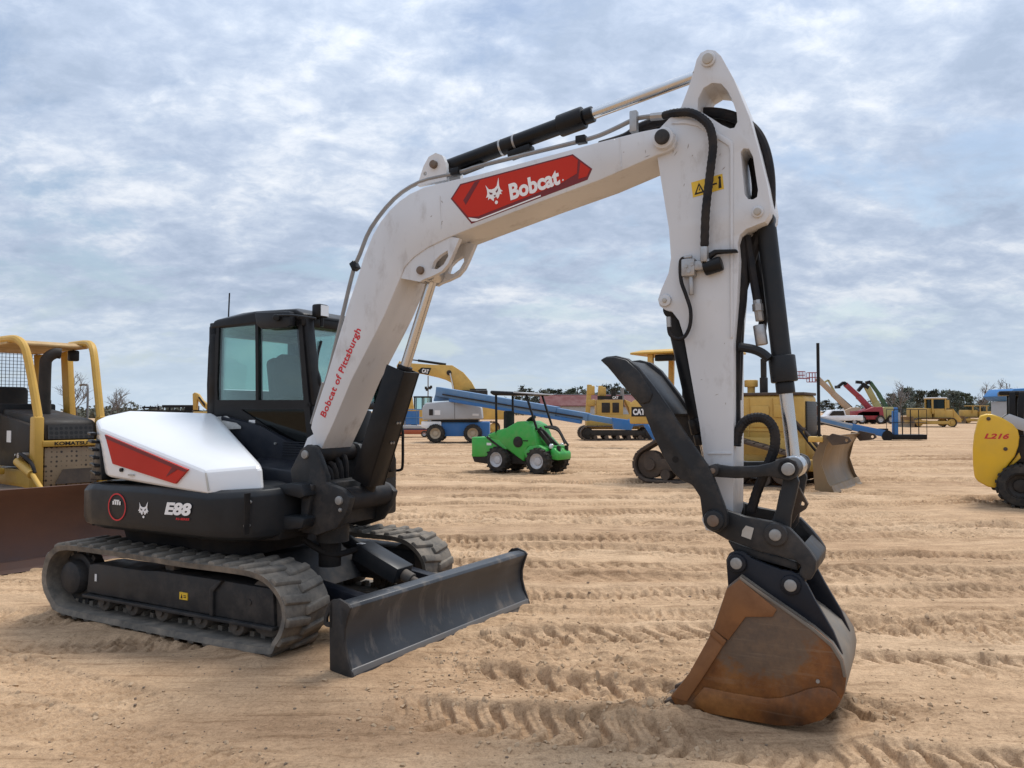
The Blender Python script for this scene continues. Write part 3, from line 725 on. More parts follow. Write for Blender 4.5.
for px in ((94,507),(94,522),(93,514)): f, z = T(*px, 4.09); b = H(); b.cyl((f,4.085,z),(f,4.2,z),.010); b.build('bolt', a['pin'], SK)
dS = 4.047
f, z = T(117, 507, dS)
b = H(); b.plate(circ((f,z),.112,36), dS-.0022, dS, holes=[circ((f,z),.101,36)]); RG = b.build('round_emblem', a['letter_red'], SK)
b = H()
for dx, dz, ww, hh in ((-.005,.045,.07,.012),(0,.016,.11,.030)):
    for k in range(4 if hh > .02 else 5):
        x0 = f+dx-ww/2+ww*k/(4 if hh > .02 else 5); b.plate([(x0,z+dz),(x0+ww/6,z+dz+.003),(x0+ww/6,z+dz+hh+.003),(x0,z+dz+hh)], dS-.002, dS)
b.build('marks', a['letter_white'], RG)
head('head_emblem', a['letter_white'], a['letter_black'], SK, dS, (143.5, 510.5), .105, .112)
o, x, y, L_ = on(dS, (164.5, 514.6), (191.5, 516.2))
text('model_lettering', 'E88', a['letter_white'], SK, o, x, y, L_, .098, bold=.045, shear=.22, M=HM)
o, x, y, L_ = on(dS, (176, 519.9), (189.5, 520.6))
text('series_lettering', 'R2-SERIES', a['letter_red'], SK, o, x, y, L_, .017, bold=.02, shear=.2, M=HM)

hp = [T3(108,477,4.065), T3(207,495,4.075), T3(204.5,471,4.085), T3(98.5,428,4.10), T3(95,420,4.20), T3(129,418.5,4.34), T3(207,466,4.14),
      T3(264,492,4.32), T3(262,466,4.34), T3(214,413,4.98), T3(130,411,4.5)]
zt_ = hp[9].z
hp += [Vector((-6.45,4.98,1.72)), Vector((-6.45,4.98,1.15)), Vector((-5.13,4.95,1.10)), Vector((-5.13,4.95,1.25)), Vector((-6.38,4.3,1.70)), Vector((-6.3,4.25,1.2))]
hb = H(); hb.hull(hp, .035, 3); HD = hb.build('engine_hood', a['white_hood'], EX, sharp=14)
b = H(); b.hull([(-5.75,4.95,1.2),(-6.65,4.95,1.2),(-6.65,6.1,1.2),(-5.75,6.1,1.2),(-5.85,4.95,1.715),(-6.55,4.95,1.715),(-6.5,6.05,1.70),(-5.85,6.05,1.70)], .05, 3)
b.build('rear_cover', a['white_hood'], EX)
# red side vent decal: red panel with a dark red band along its top and a small dark notch
dR = 4.066
def lerp_plane(pts, dist0=4.066, dist1=4.104):
    out = []
    for px in pts:
        k = (px[1]-430)/60; out.append(T3(*px, dist1+(dist0-dist1)*min(max(k,0),1)))
    return out
def decal(name, pts, mat, parent, off, thick=.0015):
    P = lerp_plane(pts); bb = bmesh.new()
    A_ = [bb.verts.new(p+Vector((0,-off,0))) for p in P]; Z_ = [bb.verts.new(p+Vector((0,-off+thick,0))) for p in P]
    n = len(P)
    for i in range(n): bb.faces.new([A_[i], A_[(i+1)%n], Z_[(i+1)%n], Z_[i]])
    bb.faces.new(A_); bb.faces.new(Z_); b = H(); b._merge(bb); return b.build(name, mat, parent)
VD = decal('red_vent_panel', [(106.6,434.5),(189,469.5),(176.6,483.6),(114.2,463.6)], a['red'], HD, .016, .022)
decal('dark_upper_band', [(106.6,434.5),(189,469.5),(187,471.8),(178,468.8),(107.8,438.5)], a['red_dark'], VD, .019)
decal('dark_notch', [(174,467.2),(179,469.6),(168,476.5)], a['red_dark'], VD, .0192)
b = H(); p, q = T3(205.8,473,4.090), T3(208.6,491,4.080); b.bar(p, q, .012, .006); b.build('seam', a['grey_tag'], HD)
b = H(); c = T3(121,470,4.06); b.cyl(c+Vector((0,-.006,0)), c+Vector((0,.03,0)), .016, seg=12); b.build('latch', a['black'], HD)
b = H(); c = T3(131,475,4.06); b.box(c, (.07,.008,.014)); b.build('tag', a['grey_tag'], HD)
# louvred dark corner behind the hood
b = H(); b.hull([(-6.06,4.085,1.17),(-6.10,4.09,1.44),(-6.20,4.17,1.655),(-6.45,4.24,1.14),(-6.72,4.6,1.12),(-6.70,4.6,1.60),(-6.5,4.35,1.66),(-6.2,4.6,1.15),(-6.2,4.6,1.6)], .02)
RGR = b.build('rear_corner_grille', a['char'], EX)
b = H()
for k in range(6):
    z = 1.22+.067*k; b.bar((-6.10-.012*k*1.2, 4.085, z), (-6.42-.01*k, 4.25, z), .05, .022, .004)
b.build('louvres', a['black'], RGR)
# dark body between hood and cab
b = H()
b.hull([(-4.62,5.0,1.10),(-5.6,5.0,1.10),(-5.7,5.0,1.70),(-5.2,5.0,1.62),(-4.66,5.0,1.40),(-4.62,5.10,1.40),(-5.6,5.2,1.10),(-5.75,5.2,1.74),(-4.62,5.2,1.10)], .01)
b.hull([(-5.2,4.8,1.08),(-4.50,4.8,1.08),(-5.2,5.05,1.10),(-4.50,5.05,1.10),(-5.2,4.84,1.28),(-4.55,4.84,1.24),(-5.2,5.05,1.36),(-4.56,5.05,1.32)], .015)
for k in range(6): b.bar((-4.92, 4.992, 1.37+k*.022), (-4.64, 4.992, 1.37+k*.022), .012, .010)
SP = b.build('side_body', a['navy'], EX)
b = H(); b.hull([T3(208,417.5,5.02), T3(227,416,5.02), T3(241,426.5,4.99), T3(219,427.5,4.97), T3(208,417.5,5.02)+Vector((0,0,-.02)), T3(241,426.5,4.99)+Vector((0,0,-.02)), T3(219,427.5,4.97)+Vector((0,0,-.02)), T3(227,416,5.02)+Vector((0,0,-.02))])
b.build('grip_sheet', a['tread_plate'], SP)
for px in ((275,443.5),(264,465.5),(267,479)): f, z = T(*px, 4.99); b = H(); b.cyl((f,4.985,z),(f,5.01,z),.010,seg=10); b.build('bolt', a['pin'], SP)
# front left corner box with hand rail
b = H(); b.box((-4.82, 6.02, 1.02), (.42,.44,.56), bev=.03); b.box((-5.08, 6.08, 1.45), (.34,.30,.62), bev=.03)
FL = b.build('left_front_box', a['char'], EX)
b = H(); b.tube([T3(393,470.5,6.25),T3(400,470,6.25),T3(402.5,466,6.25),T3(402.8,445,6.25),T3(402,428,6.25),T3(394,424,6.25)], .014, 8, 4); b.build('grab_rail', a['black'], FL)
b = H(); b.box((-4.608, 5.93, 1.16), (.004,.10,.05)); b.build('tag', a['tag_white'], FL)

# --- cab
CB = bpy.data.objects.new('cab', None); COL.objects.link(CB); CB.parent = EX
out_ = [(-5.935,1.70),(-5.945,2.0),(-5.93,2.35),(-5.89,2.54),(-5.82,2.60),(-5.3,2.645),(-4.86,2.635),(-4.775,2.59),(-4.67,1.785),(-4.61,1.42),(-4.62,1.12),(-4.80,1.12),(-5.25,1.45)]
w1 = TL([(219,327.5),(255.2,322.5),(255.6,400),(217.5,400),(217,385)], 5.05); w2 = TL([(258,322),(297.5,317.5),(303.5,400),(258.4,400)], 5.05)
w3 = TL([(241,409.5),(304,409.5),(308,446),(300,449)], 5.05)
b = H()
b.plate(out_, 5.05, 5.10, holes=[w1, w2, w3]); b.plate(out_, 6.13, 6.18, holes=[TL([(219,327.5),(297,318),(303,400),(217.5,400)], 5.05), w3])
for f0, z0, f1, z1 in ((-4.80,2.56,-4.69,1.79),(-4.69,1.79,-4.62,1.15)):
    b.bar((f0,5.12,z0),(f1,5.12,z1),.13,.10,.012,up=(0,1,0)); b.bar((f0,6.11,z0),(f1,6.11,z1),.13,.10,.012,up=(0,1,0))
b.bar((-4.79,5.05,2.545),(-4.79,6.18,2.545),.10,.10,.012); b.bar((-4.69,5.05,1.80),(-4.69,6.18,1.80),.05,.05,.01); b.bar((-4.63,5.05,1.20),(-4.63,6.18,1.20),.08,.2,.01)
for d in (5.10, 6.12): b.bar((-5.88,d,1.7),(-5.88,d,2.55),.10,.10,.012,up=(0,1,0))
b.bar((-5.88,5.05,1.80),(-5.88,6.18,1.80),.10,.30,.01); b.bar((-5.87,5.05,2.52),(-5.87,6.18,2.52),.10,.12,.01)
b.plate([(-5.9,1.5),(-5.9,1.62),(-4.7,1.40),(-4.63,1.12)], 5.1, 6.13)
b.build('cab_frame', a['black'], CB)
b = H(); b.hull([(f,d,z) for f,z in ((-5.93,2.52),(-5.86,2.60),(-5.3,2.655),(-4.84,2.645),(-4.74,2.60),(-4.74,2.545)) for d in (5.045,6.185)]+[(f,d,2.685) for f in (-5.7,-5.0) for d in (5.25,5.98)], .022, 3)
b.build('roof', a['black'], CB)
b = H(); o_ = TL([(258.5,312.5),(294,312),(294.5,325.5),(291,328),(265,329.5),(260.5,325)], 5.03); b.plate(o_, 4.975, 5.05, bev=.016, seg=2); b.cyl(T3(276,317.5,4.98), T3(276,317.5,4.93), .03, bev=.006); b.tube([T3(276,315.5,4.95), T3(292,315.3,4.97), T3(316,318.5,5.05)], .010, 8)
b.build('mirror_bracket', a['char'], CB)
b = H(); b.plate(w1, 5.062, 5.072); b.build('rear_side_pane', a['cabglass'], CB)
b = H(); b.plate(w2, 5.068, 5.078); b.build('front_side_pane', a['cabglass'], CB)
b = H(); b.plate(w3, 5.065, 5.075); b.build('lower_side_pane', a['cabglass_dark'], CB)
b = H(); b.plate(TL([(219,327.5),(297,318),(303,400),(217.5,400)], 5.05), 6.15, 6.16); b.build('left_pane', a['cabglass'], CB)
b = H(); b.hull([(-4.79,5.16,2.52),(-4.70,5.16,1.82),(-4.79,6.06,2.52),(-4.70,6.06,1.82),(-4.80,5.16,2.52),(-4.71,5.16,1.82),(-4.80,6.06,2.52),(-4.71,6.06,1.82)]); b.build('windshield', a['cabglass'], CB)
b = H(); b.hull([(-5.88,5.13,2.47),(-5.88,5.13,1.96),(-5.88,6.07,2.47),(-5.88,6.07,1.96),(-5.89,5.13,2.47),(-5.89,5.13,1.96),(-5.89,6.07,2.47),(-5.89,6.07,1.96)]); b.build('rear_pane', a['cabglass'], CB)
b = H(); b.box((-5.45,5.6,2.20),(.12,.26,.20),bev=.05,ry=R(-8)); b.box((-5.42,5.6,1.95),(.14,.50,.62),bev=.06,ry=R(-8)); b.box((-5.18,5.6,1.66),(.5,.5,.14),bev=.05); b.box((-5.2,5.6,1.5),(.4,.35,.25))
b.box((-5.12,5.30,1.82),(.42,.12,.10),bev=.03); b.cyl((-4.97,5.30,1.84),(-4.95,5.30,2.03),.02); b.box((-4.95,5.30,2.06),(.05,.05,.09),bev=.02)
b.box((-4.80,5.24,1.9),(.05,.12,.18),bev=.02)
b.build('seat', a['seat'], CB)
b = H(); c = T3(322,311,5.20); b.box(c+Vector((-.02,0,0)), (.10,.12,.12), bev=.02); b.cyl(c+Vector((0,0,-.05)), c+Vector((0,0,-.14)), .015); LM = b.build('work_lamp', a['black'], CB)
b = H(); b.box(c+Vector((.032,0,0)), (.006,.095,.095)); b.build('lens', a['lens'], LM)
b = H(); c = T3(228.5,314,5.6); b.cyl(c+Vector((0,0,-.05)), T3(229.5,293,5.6), .008, seg=6); b.build('antenna', a['black'], CB)
b = H(); b.tube([(-4.72,5.22,1.9),(-4.76,5.24,2.2),(-4.765,5.3,2.38)], .012, 6); b.tube([(-4.72,5.17,1.85),(-4.66,5.16,2.0),(-4.70,5.17,2.1)], .02, 6); b.build('wiper', a['black'], CB)
b = H(); c = T3(252,423,5.045); b.box(c, (.075,.004,.055)); b.build('tag', a['tag_white'], CB)

b = H()
for px0, px1 in (((249,493),(248,534)),((98,489),(96,525))):
    b = H(); p, q = T3(*px0, 4.12), T3(*px1, 4.12); b.bar((p.x+.0,4.105 if px0[0] > 200 else 4.115,p.z),(q.x,4.105 if px0[0] > 200 else 4.115,q.z),.05,.012); b.build('seam', a['dark'], SK)
# --- swing post
b = H()
near = [(290,470),(300,450),(306.5,444.5),(313.5,447),(318,455.5),(325.5,476.5),(325.6,483),(342,489.5),(350.5,498),(346,514),(336.5,528.5),(316.5,535.5),(301,532.5),(299.5,526),(305,505),(305,494),(291.5,484)]
b.plate(TL(near, 4.55), 4.55, 4.615, bev=.012); b.plate(TL(near, 4.55), 5.09, 5.15, bev=.01)
p0 = T(333, 505, 4.55); b.box((p0[0]-.12, 4.85, p0[1]-.0), (.22,.5,.34), bev=.02); b.cyl((p0[0]-.26,4.85,.70),(p0[0]-.26,4.85,1.20),.13)
b.plate(TL([(305,494),(309,482),(316,485),(313,505),(309,528),(301,531),(304,515)], 4.55), 4.51, 4.56, bev=.01)
SW = b.build('swing_post', a['char_dusty'], EX)
for px, d_, r_ in (((305.2,454.5), 4.535, .034), ((339.5,500.5), 4.53, .034), ((340.5,510), 4.535, .016)):
    b = H(); pin(b, px, d_, 4.62, r_, 4.55, .01); b.build('pivot_pin', a['pin'], SW)
b = H()
pf = T(305.5,454.5,4.55); pc_ = T(339.5,500.5,4.55); b.cyl((pf[0],4.60,pf[1]),(pf[0],5.1,pf[1]),.07); b.cyl((pc_[0],4.6,pc_[1]),(pc_[0],5.1,pc_[1]),.09)
for k in range(4): b.tube([(-4.5,4.72+.07*k,1.15),(-4.28+.02*k,4.72+.07*k,1.30+.03*k),(-4.15,4.74+.06*k,1.25),(-4.2,4.75+.06*k,.95)], .024, 8)
b.build('hose_bundle', a['hose'], SW)
b = H(); b.plate(TL([(264,493),(276,485.5),(294,482.5),(306,484),(309,496),(304,498),(285,493),(280.5,497),(279.5,508),(283,515),(304,516),(309,518),(306,528),(292,529.5),(272,528.5),(262,520)], 4.47), 4.42, 4.56, bev=.018)
b.box((-4.30,4.9,.97),(.2,.6,.28),bev=.02)
b.build('swing_frame', a['char'], EX)
b = H(); b.cyl((-4.25,4.85,.50),(-4.25,4.85,.95),.09); b.tube([(-4.4,4.7,.72),(-4.2,4.8,.60),(-4.1,5.0,.62)],.025,8); b.build('hydraulic_fittings', a['dark'], EX)

# --- boom
dB, dB2 = 4.67, 5.03
boom = [(310.5,428),(312.5,419),(326,378),(342,325),(350,299),(358,275),(363.5,257),(372.5,235),(380,222),(389,210.5),(399,201),(409.3,193.8),(424,187),(453,179.8),(480,173.8),(600,141.5),(640,131.5),(655,128.5),(664,127.5),(673,131.5),(676.5,139.5),(674,147.5),(667,152),(658,154.8),
        (640,162.5),(600,180),(540,202),(479,225.5),(449.4,237),(427.5,247.5),(413,257.6),(404,267.6),(400,278.5),(385,314),(376.6,331),(351.6,379.7),(336,417),(333,424),(320,452)]
BO = H().plate(TL(boom, dB), dB, dB2, bev=.010).build('boom', a['white_worn'], EX, sharp=26)
b = H()    # foot of the boom and the knee lugs
b.plate(TL([(306,438),(315,432),(322,440),(319,460),(306,465),(299,456)], dB+.02), dB+.03, dB2-.03, bev=.01); b.build('boom_foot', a['white_worn'], BO)
lug = [(400,278),(405,266),(414,257),(428,247),(450,236.5),(458.5,238),(451,256),(447,264),(441,271),(431,276),(423,279),(419,281.5)]
for d in (4.68, 4.90): b = H(); b.plate(TL(lug, dB), d, d+.04, holes=[TL([(430.5,268.5),(433,261),(439,255),(447,250),(447.5,256),(443,264),(436.5,269)], dB)], bev=.0); b.build('knee_lug', a['white_worn'], BO)
tl = TL([(417.5,186),(424,166),(429,157),(436,153),(442.5,155.5),(446,163),(447,180)], 4.735)
for d in (4.73, 4.93): b = H(); b.plate(tl, d, d+.04, holes=[circ(T(425.5,173.8,4.735), .016, 12)]); b.build('cylinder_lug', a['white'], BO)
b = H(); pin(b, (434.8,165), 4.70, 5.0, .030, 4.735); b.build('lug_pin', a['bolt'], BO)
b = H(); pin(b, (420.3,270.3), 4.655, 5.02, .030, 4.67); b.build('lug_pin', a['bolt'], BO)
b = H(); pin(b, (664.5,139.4), 4.63, 5.07, .068, 4.67, .01); BSS = b.build('tip_boss', a['white_worn'], BO)
b = H(); pin(b, (664.5,139.4), 4.595, 4.64, .047, 4.67, .014); b.build('tip_pin', a['char_dusty'], BSS)
# decal
dd = dB-.0005
def lamina(name, pts, mat, parent, d, th=.0012, bev=0): return H().plate(TL(pts, dB), d-th, d).build(name, mat, parent)
D0 = lamina('side_decal', [(450.8,198.8),(460.3,184),(572.8,154.2),(592.3,168.8),(587.5,179.8),(471.5,223.8)], a['red_dark'], BO, dd)
lamina('red_field', [(452.5,198.6),(461.3,185.2),(572.2,155.8),(578,160),(577,173.5),(560,184),(478,216.5),(468.5,217)], a['red'], D0, dd-.0012)
lamina('dark_stripe', [(475,182),(480,180.6),(466,205),(463.5,200.5)], a['red_dark'], D0, dd-.0024)
lamina('white_edge', [(468.5,217.6),(479,219),(541,195),(541,196.4),(476.5,221.3),(472,221.5)], a['letter_white'], D0, dd-.0024)
lamina('red_corner', [(580.5,162),(590.3,169.2),(587,176.5),(578.5,179)], a['red'], D0, dd-.0014)
dt = dd-.0026
o, x, y, L_ = on(dt, (510.8,200.6), (560.6,184.3))
text('decal_lettering', 'Bobcat', a['letter_white'], D0, o, x, y, L_, .118, bold=.038, M=HM)
head('head_emblem', a['letter_white'], a['red_dark'], D0, dt, (494.3,193.5), .115, .150, R(13))
b = H(); c = T(563,180,dt); b.plate(circ(c,.006,8), dt-.001, dt); b.build('dot', a['letter_white'], D0)
o, x, y, L_ = on(dd, (326.8,419), (362.8,331))
text('boom_lettering', 'Bobcat of Pittsburgh', a['letter_red'], BO, o, x, y, L_, .078, bold=.024, M=HM, space=1.06)
# scuffs, weld joints and grease marks of the worked paint
rs = random.Random(4)
def scuffs(parent, d, boxes, n):
    b = H()
    for k in range(n):
        x0, y0, x1, y1 = rs.choice(boxes); px, py = rs.uniform(x0, x1), rs.uniform(y0, y1); an = rs.gauss(.9, .5); l = rs.uniform(.8, 3.2); w = rs.uniform(.25, .6)
        u_, v_ = (math.cos(an)*l, -math.sin(an)*l), (math.sin(an)*w, math.cos(an)*w)
        b.plate(TL([(px-u_[0],py-u_[1]),(px-v_[0]*.6+u_[0]*.1,py-v_[1]),(px+u_[0],py+u_[1]),(px+v_[0],py+v_[1]*.7)], d), d-.0012, d-.0002)
    return b.build('scuffs', a['scuff'], parent)
scuffs(BO, dB, [(600,140,650,160),(610,145,655,155),(430,195,445,230),(350,300,372,330),(520,205,590,180)], 7)
b = H(); b.plate(TL([(439.6,196),(440.4,196),(441.2,229),(440.4,229)], dB), dB-.003, dB-.0002); b.build('weld_joint', a['white_worn'], BO); b = H(); b.plate(TL([(619,138),(620,138),(622,167),(621,167)], dB), dB-.003, dB-.0002); b.build('weld_joint', a['white_worn'], BO)
# steel line up the back of the boom
PL = [T3(x, y, 4.74) for x, y in ((314,418),(322,392),(328,376),(341,322),(353,272),(360,254),(371,228),(394,199),(419,182.5),(449,175),(466,170.5),(480,166),(540,151),(590,138.5),(612,130),(634,119.5),(648,116.8),(662,115.8))]
b = H(); b.tube(PL, .016, 8, 3)
PPE = b.build('steel_line', a['pipe'], BO)
for px in ((355,266),(456,172),(581.5,139.8)): b = H(); c = T3(*px, 4.735); b.box(c, (.07,.06,.05), bev=.006, ry=R(60) if px[0] < 400 else 0); b.build('line_clamp', a['black'], PPE)
b = H(); b.tube([T3(313,424,4.72), T3(318,407,4.72), T3(325,383,4.72)], .026, 8, 3); b.build('hose_end', a['pipe'], PPE)
b = H(); c = T3(634,122,4.72); b.box(c, (.05,.05,.14), bev=.008); b.cyl(T3(651,117,4.74), T3(664,115.8,4.74), .026, seg=8); b.build('line_fitting', a['steel'], PPE)

# --- cylinders
def cylinder(name, p0, p1, rb, rr, split, head_len, parent, mat=None, rodmat=None, headr=1.32, bands=()):
    p0, p1 = Vector(p0), Vector(p1); u = (p1-p0).normalized(); s = p0+u*split
    b = H(); b.cyl(p0, p0+u*.10, rb*.9, bev=.006); b.cyl(p0+u*.06, s-u*head_len, rb, seg=28); b.cyl(s-u*head_len, s, rb*headr, seg=28, bev=.008); b.cyl(s, s+u*.07, rb*.95, bev=.006)
    b.cyl(p0-Vector((0,rb*.9,0)), p0+Vector((0,rb*.9,0)), rb*.95, bev=.006)
    o = b.build(name, mat or a['black'], parent)
    b = H(); b.cyl(s, p1, rr, seg=24); b.cyl(p1-Vector((0,.07,0)), p1+Vector((0,.07,0)), rr*1.7, bev=.006); b.build('rod', rodmat or a['chrome'], o)
    if bands:
        b = H()
        for q in bands: b = H(); b.cyl(p0+u*q, p0+u*(q+.016), rb*1.05, seg=28, bev=.002); b.build('band', a['steel'], o)
    return o
dm = 4.85
p0 = V3(T(434.8,165,4.735), dm); p1 = V3(T(708,60,4.70), dm)
ln = (p1-p0).length
sp = 1.0
AC = cylinder('arm_cylinder', p0, p1, .058, .037, ln*.565, .19, EX, bands=(ln*.245, ln*.30))
b = H(); u = (p1-p0).normalized(); b.bar(p0+u*(ln*.28)+Vector((0,0,-.085)), p0+u*(ln*.37)+Vector((0,0,-.085)), .09, .05, .01); b.build('port_block', a['black'], AC); b = H(); b.bar(p0+u*(ln*.08)+Vector((0,0,-.08)), p0+u*(ln*.17)+Vector((0,0,-.075)), .06, .03, .01); b.build('port_block', a['black'], AC)
pb = V3(T(339.5,500.5,4.55), dm); pt_ = V3(T(420.3,270.3,4.67), dm); lb = (pt_-pb).length
BC = cylinder('boom_cylinder', pb, pt_, .062, .040, lb*.56, .12, EX)
ub = (pt_-pb).normalized(); side = Vector((0,1,0)); fw = side.cross(ub)
if fw.x < 0: fw = -fw
b = H()
c0, c1 = pb+ub*.13-side*.022, pb+ub*(lb*.585)-side*.022
for off, w_, th, sd_ in ((fw*.085, .19, .014, 0), (fw*.0-side*.095, .17, .012, 1), (fw*.0+side*.095, .19, .012, 1)):
    if sd_ == 0: b.bar(c0+off, c1+off, w_, th, .004, up=fw)
    else: b.bar(c0+off, c1+off, th, w_, .004, up=fw)
CG = b.build('cylinder_guard', a['black'], BC)
for q in (.27, .36):
    for w_ in (-.012, .02):
        b = H(); c = pb+ub*(lb*q)+fw*.093+side*w_; b.cyl(c, c+fw*.008, .010, seg=10); b.build('bolt', a['pin'], CG)
pk0 = V3(T(761,214,4.70), dm); pk1 = V3(T(788,469,4.60), dm); lk = (pk1-pk0).length
KC = cylinder('bucket_cylinder', pk0, pk1, .058, .039, lk*.665, .16, EX, a['char'], headr=1.35)

# --- arm
dA, dA2 = 4.70, 5.00
arm = [(696.6,59.5),(700.5,53),(707.4,49.5),(715,50.5),(721,56),(733.8,79),(749.4,117),(759,151),(767,184),(770.5,205),(769.5,214),(765,221.5),(755,225.5),(746,229),(740,235),(737.5,243),(739,260),(737,300),(733.5,340),(733.5,463),(733,512),(729,527),(717,533),(706,530),(702,520),(704,500),(705,466),(699.4,424),(683.8,336),(679,320.6),(672,311.5),(665.4,310),(659.7,306),(658,299.5),(661.5,289),(668.5,273),(671,258),(669,229),(660.5,177),(657,155),(655.5,140),(660,128),(669,118.5),(680,110),(688.8,87),(694.7,67)]
h1 = [(697.6,110.5),(698,98.6),(703.5,88),(712,82.8),(721,83.6),(727,90),(731.8,98.6),(736.7,113),(737.3,122),(734.2,127.8),(730,128.5),(722,125),(712,118.5),(703,113)]
h2 = [(740.6,152),(743.5,148.3),(749,148.6),(753,157),(758,190),(757,197),(753,199.5),(748,199),(744.5,194)]
AR = H().plate(TL(arm, dA), dA, dA2, holes=[TL(h1, dA), TL(h2, dA)], bev=.009).build('arm', a['white_worn'], EX, sharp=26)
b = H()   # raised doubler and weld edge
b.plate(TL([(671,124),(685,119.5),(698,121),(733,142),(733.5,150),(733,334),(733,338),(730.6,338),(730,150),(728.5,146),(697,126.5),(686,124)], dA), dA-.010, dA+.004, bev=.004)
b.plate(TL([(708,452.5),(731.5,452.5),(731.5,454),(708,454)], dA), dA-.006, dA+.003)
b.build('doubler_rib', a['white_worn'], AR)
for px, r0, r1 in (((708.5,60), .045, .033), ((665.4,300.7), .038, .014), ((758,212.3), .034, .022)):
    b = H(); pin(b, px, 4.682, 4.70, r0, 4.70, .006); AB = b.build('pin_boss', a['white_worn'], AR)
    b = H(); pin(b, px, 4.668, 4.69, r1, 4.70, .005); b.build('boss_pin', a['grey_tag'], AB)
wl = TL([(691.2,182.6),(722.4,173.8),(724,188.8),(693,197.6)], dA)
STK = H().plate(wl, dA-.0016, dA-.0002).build('warning_sticker', a['sticker'], AR)
b = H()
sk_ = lambda pts: TL(pts, dA)
b.plate(sk_([(694.5,195.2),(704.5,192.2),(699,182.8)]), dA-.003, dA-.0018, holes=[sk_([(696.6,193),(702.4,191.3),(699.1,185.6)])])
b.plate(sk_([(699,190.5),(700.2,190.2),(699.6,187)]), dA-.003, dA-.0018)
b.plate(sk_([(709,184.8),(717,182.6),(717,184.2),(709,186.4)]), dA-.003, dA-.0018)
b.plate(sk_([(718.6,188.6),(721.6,187.8),(720.8,178.5),(719,179)]), dA-.003, dA-.0018); b.plate(circ(T(719.6,177.6,dA), .009, 8), dA-.003, dA-.0018)
b.build('symbol', a['letter_black'], STK)
scuffs(AR, dA, [(668,135,730,170),(672,140,720,215),(690,70,720,110),(680,220,728,250),(690,330,730,440),(706,380,730,460)], 14)
# valve block and hoses on the arm
b = H(); c = T3(689,268,dA-.03); b.box(c, (.085,.06,.11), bev=.01); b.box(T3(699,266,dA-.03), (.07,.05,.06), bev=.012); b.cyl(T3(691,275,dA-.03), T3(691.5,295,dA-.03), .016, bev=.003); b.cyl(T3(684,258,dA-.03), T3(692,256.5,dA-.03), .012)
b.cyl(T3(704.5,247,dA-.05), T3(704.5,262,dA-.05), .026, seg=8, bev=.003); b.cyl(T3(704.5,258,dA-.045), T3(711,266,dA-.04), .022, seg=8)
for x_, y_ in ((686,266),(689,271),(692,264)): c = T3(x_, y_, dA-.06); b.cyl(c+Vector((0,-.006,0)), c+Vector((0,.02,0)), .012, seg=10)
VB = b.build('valve_block', a['steel'], AR)
b = H(); b.cyl(T3(704,269,dA-.03), T3(722,263,dA-.03), .045, bev=.01); b.plate(TL([(706,257),(716,251),(738,250.5),(739,253.5),(718,255),(709,261)], dA), dA-.05, dA-.012, bev=.005)
b.build('solenoid', a['black'], VB)
b = H(); b.tube([T3(x,y,d) for x,y,d in ((664,115.6,4.73),(676,112.8,4.69),(690,112.6,4.665),(702,118.5,4.65),(710,128,4.645),(713,145,4.645),(711,165,4.645),(708,190,4.64),(705.5,215,4.64),(704.5,246,4.65))], .026, 10, 8, ribs=.10)
b.build('ribbed_hose', a['hose'], AR)
b = H()
b.tube([T3(x,y,4.86) for x,y in ((600,146),(625,138),(640,128),(660,121),(690,114),(715,113),(736,118),(752,128),(762,143),(768,165),(770,190),(768,215),(757,240),(748,270),(740,300),(738,345),(736,400))], .034, 10, 5); b.build('hydraulic_hose', a['hose'], AR); b = H()
b.tube([T3(x,y,4.93) for x,y in ((640,131),(680,124),(700,119),(722,121),(745,135),(752,160),(756,190),(752,225),(756,260),(764,300),(762,330))], .026, 10, 5); b.build('hydraulic_hose', a['hose'], AR); b = H()
b.tube([T3(x,y,4.80) for x,y in ((741,232),(743,262),(742,300),(737,340),(735.5,400),(736,425))], .030, 10, 5)
b.build('hydraulic_hose', a['hose'], AR)
b = H(); b.tube([T3(x,y,4.80) for x,y in ((747,236),(752,270),(757,300))], .024, 10, 5); b.build('thin_hose', a['hose'], AR); b = H(); b.tube([T3(x,y,4.66) for x,y in ((684,258),(680.5,262),(681,280),(686,295),(690.5,310),(690,325),(685,336),(678,339),(670,334),(668.5,322))], .012, 8, 5)
b.build('thin_hose', a['hose'], AR)
b = H(); b.cyl(T3(757,300,4.80), T3(760,321,4.80), .026, seg=8, bev=.004); b.cyl(T3(759,325,4.80), T3(762,345,4.80), .036, bev=.006); b.build('hose_fitting', a['steel'], AR); b = H(); b.cyl(T3(668.5,317,4.66), T3(669,327,4.66), .015, seg=8); b.build('hose_fitting', a['steel'], AR); b = H(); b.cyl(T3(757.5,304,4.79), T3(758,311,4.79), .032, seg=6); b.build('hose_fitting', a['steel'], AR)
b = H(); b.tube([T3(x,y,4.78) for x,y in ((739,347),(752,349),(762,353),(769,359))], .028, 10, 4); b.build('steel_elbow', a['char'], AR)
b = H(); b.tube([T3(x,y,4.74) for x,y in ((736,446),(738,432),(746,421),(757,417.5),(767,420),(774,430),(775,445),(771,458),(765,472),(757,492),(751,512))], .030, 10, 8, ribs=.10); b.build('looped_hose', a['hose'], AR)

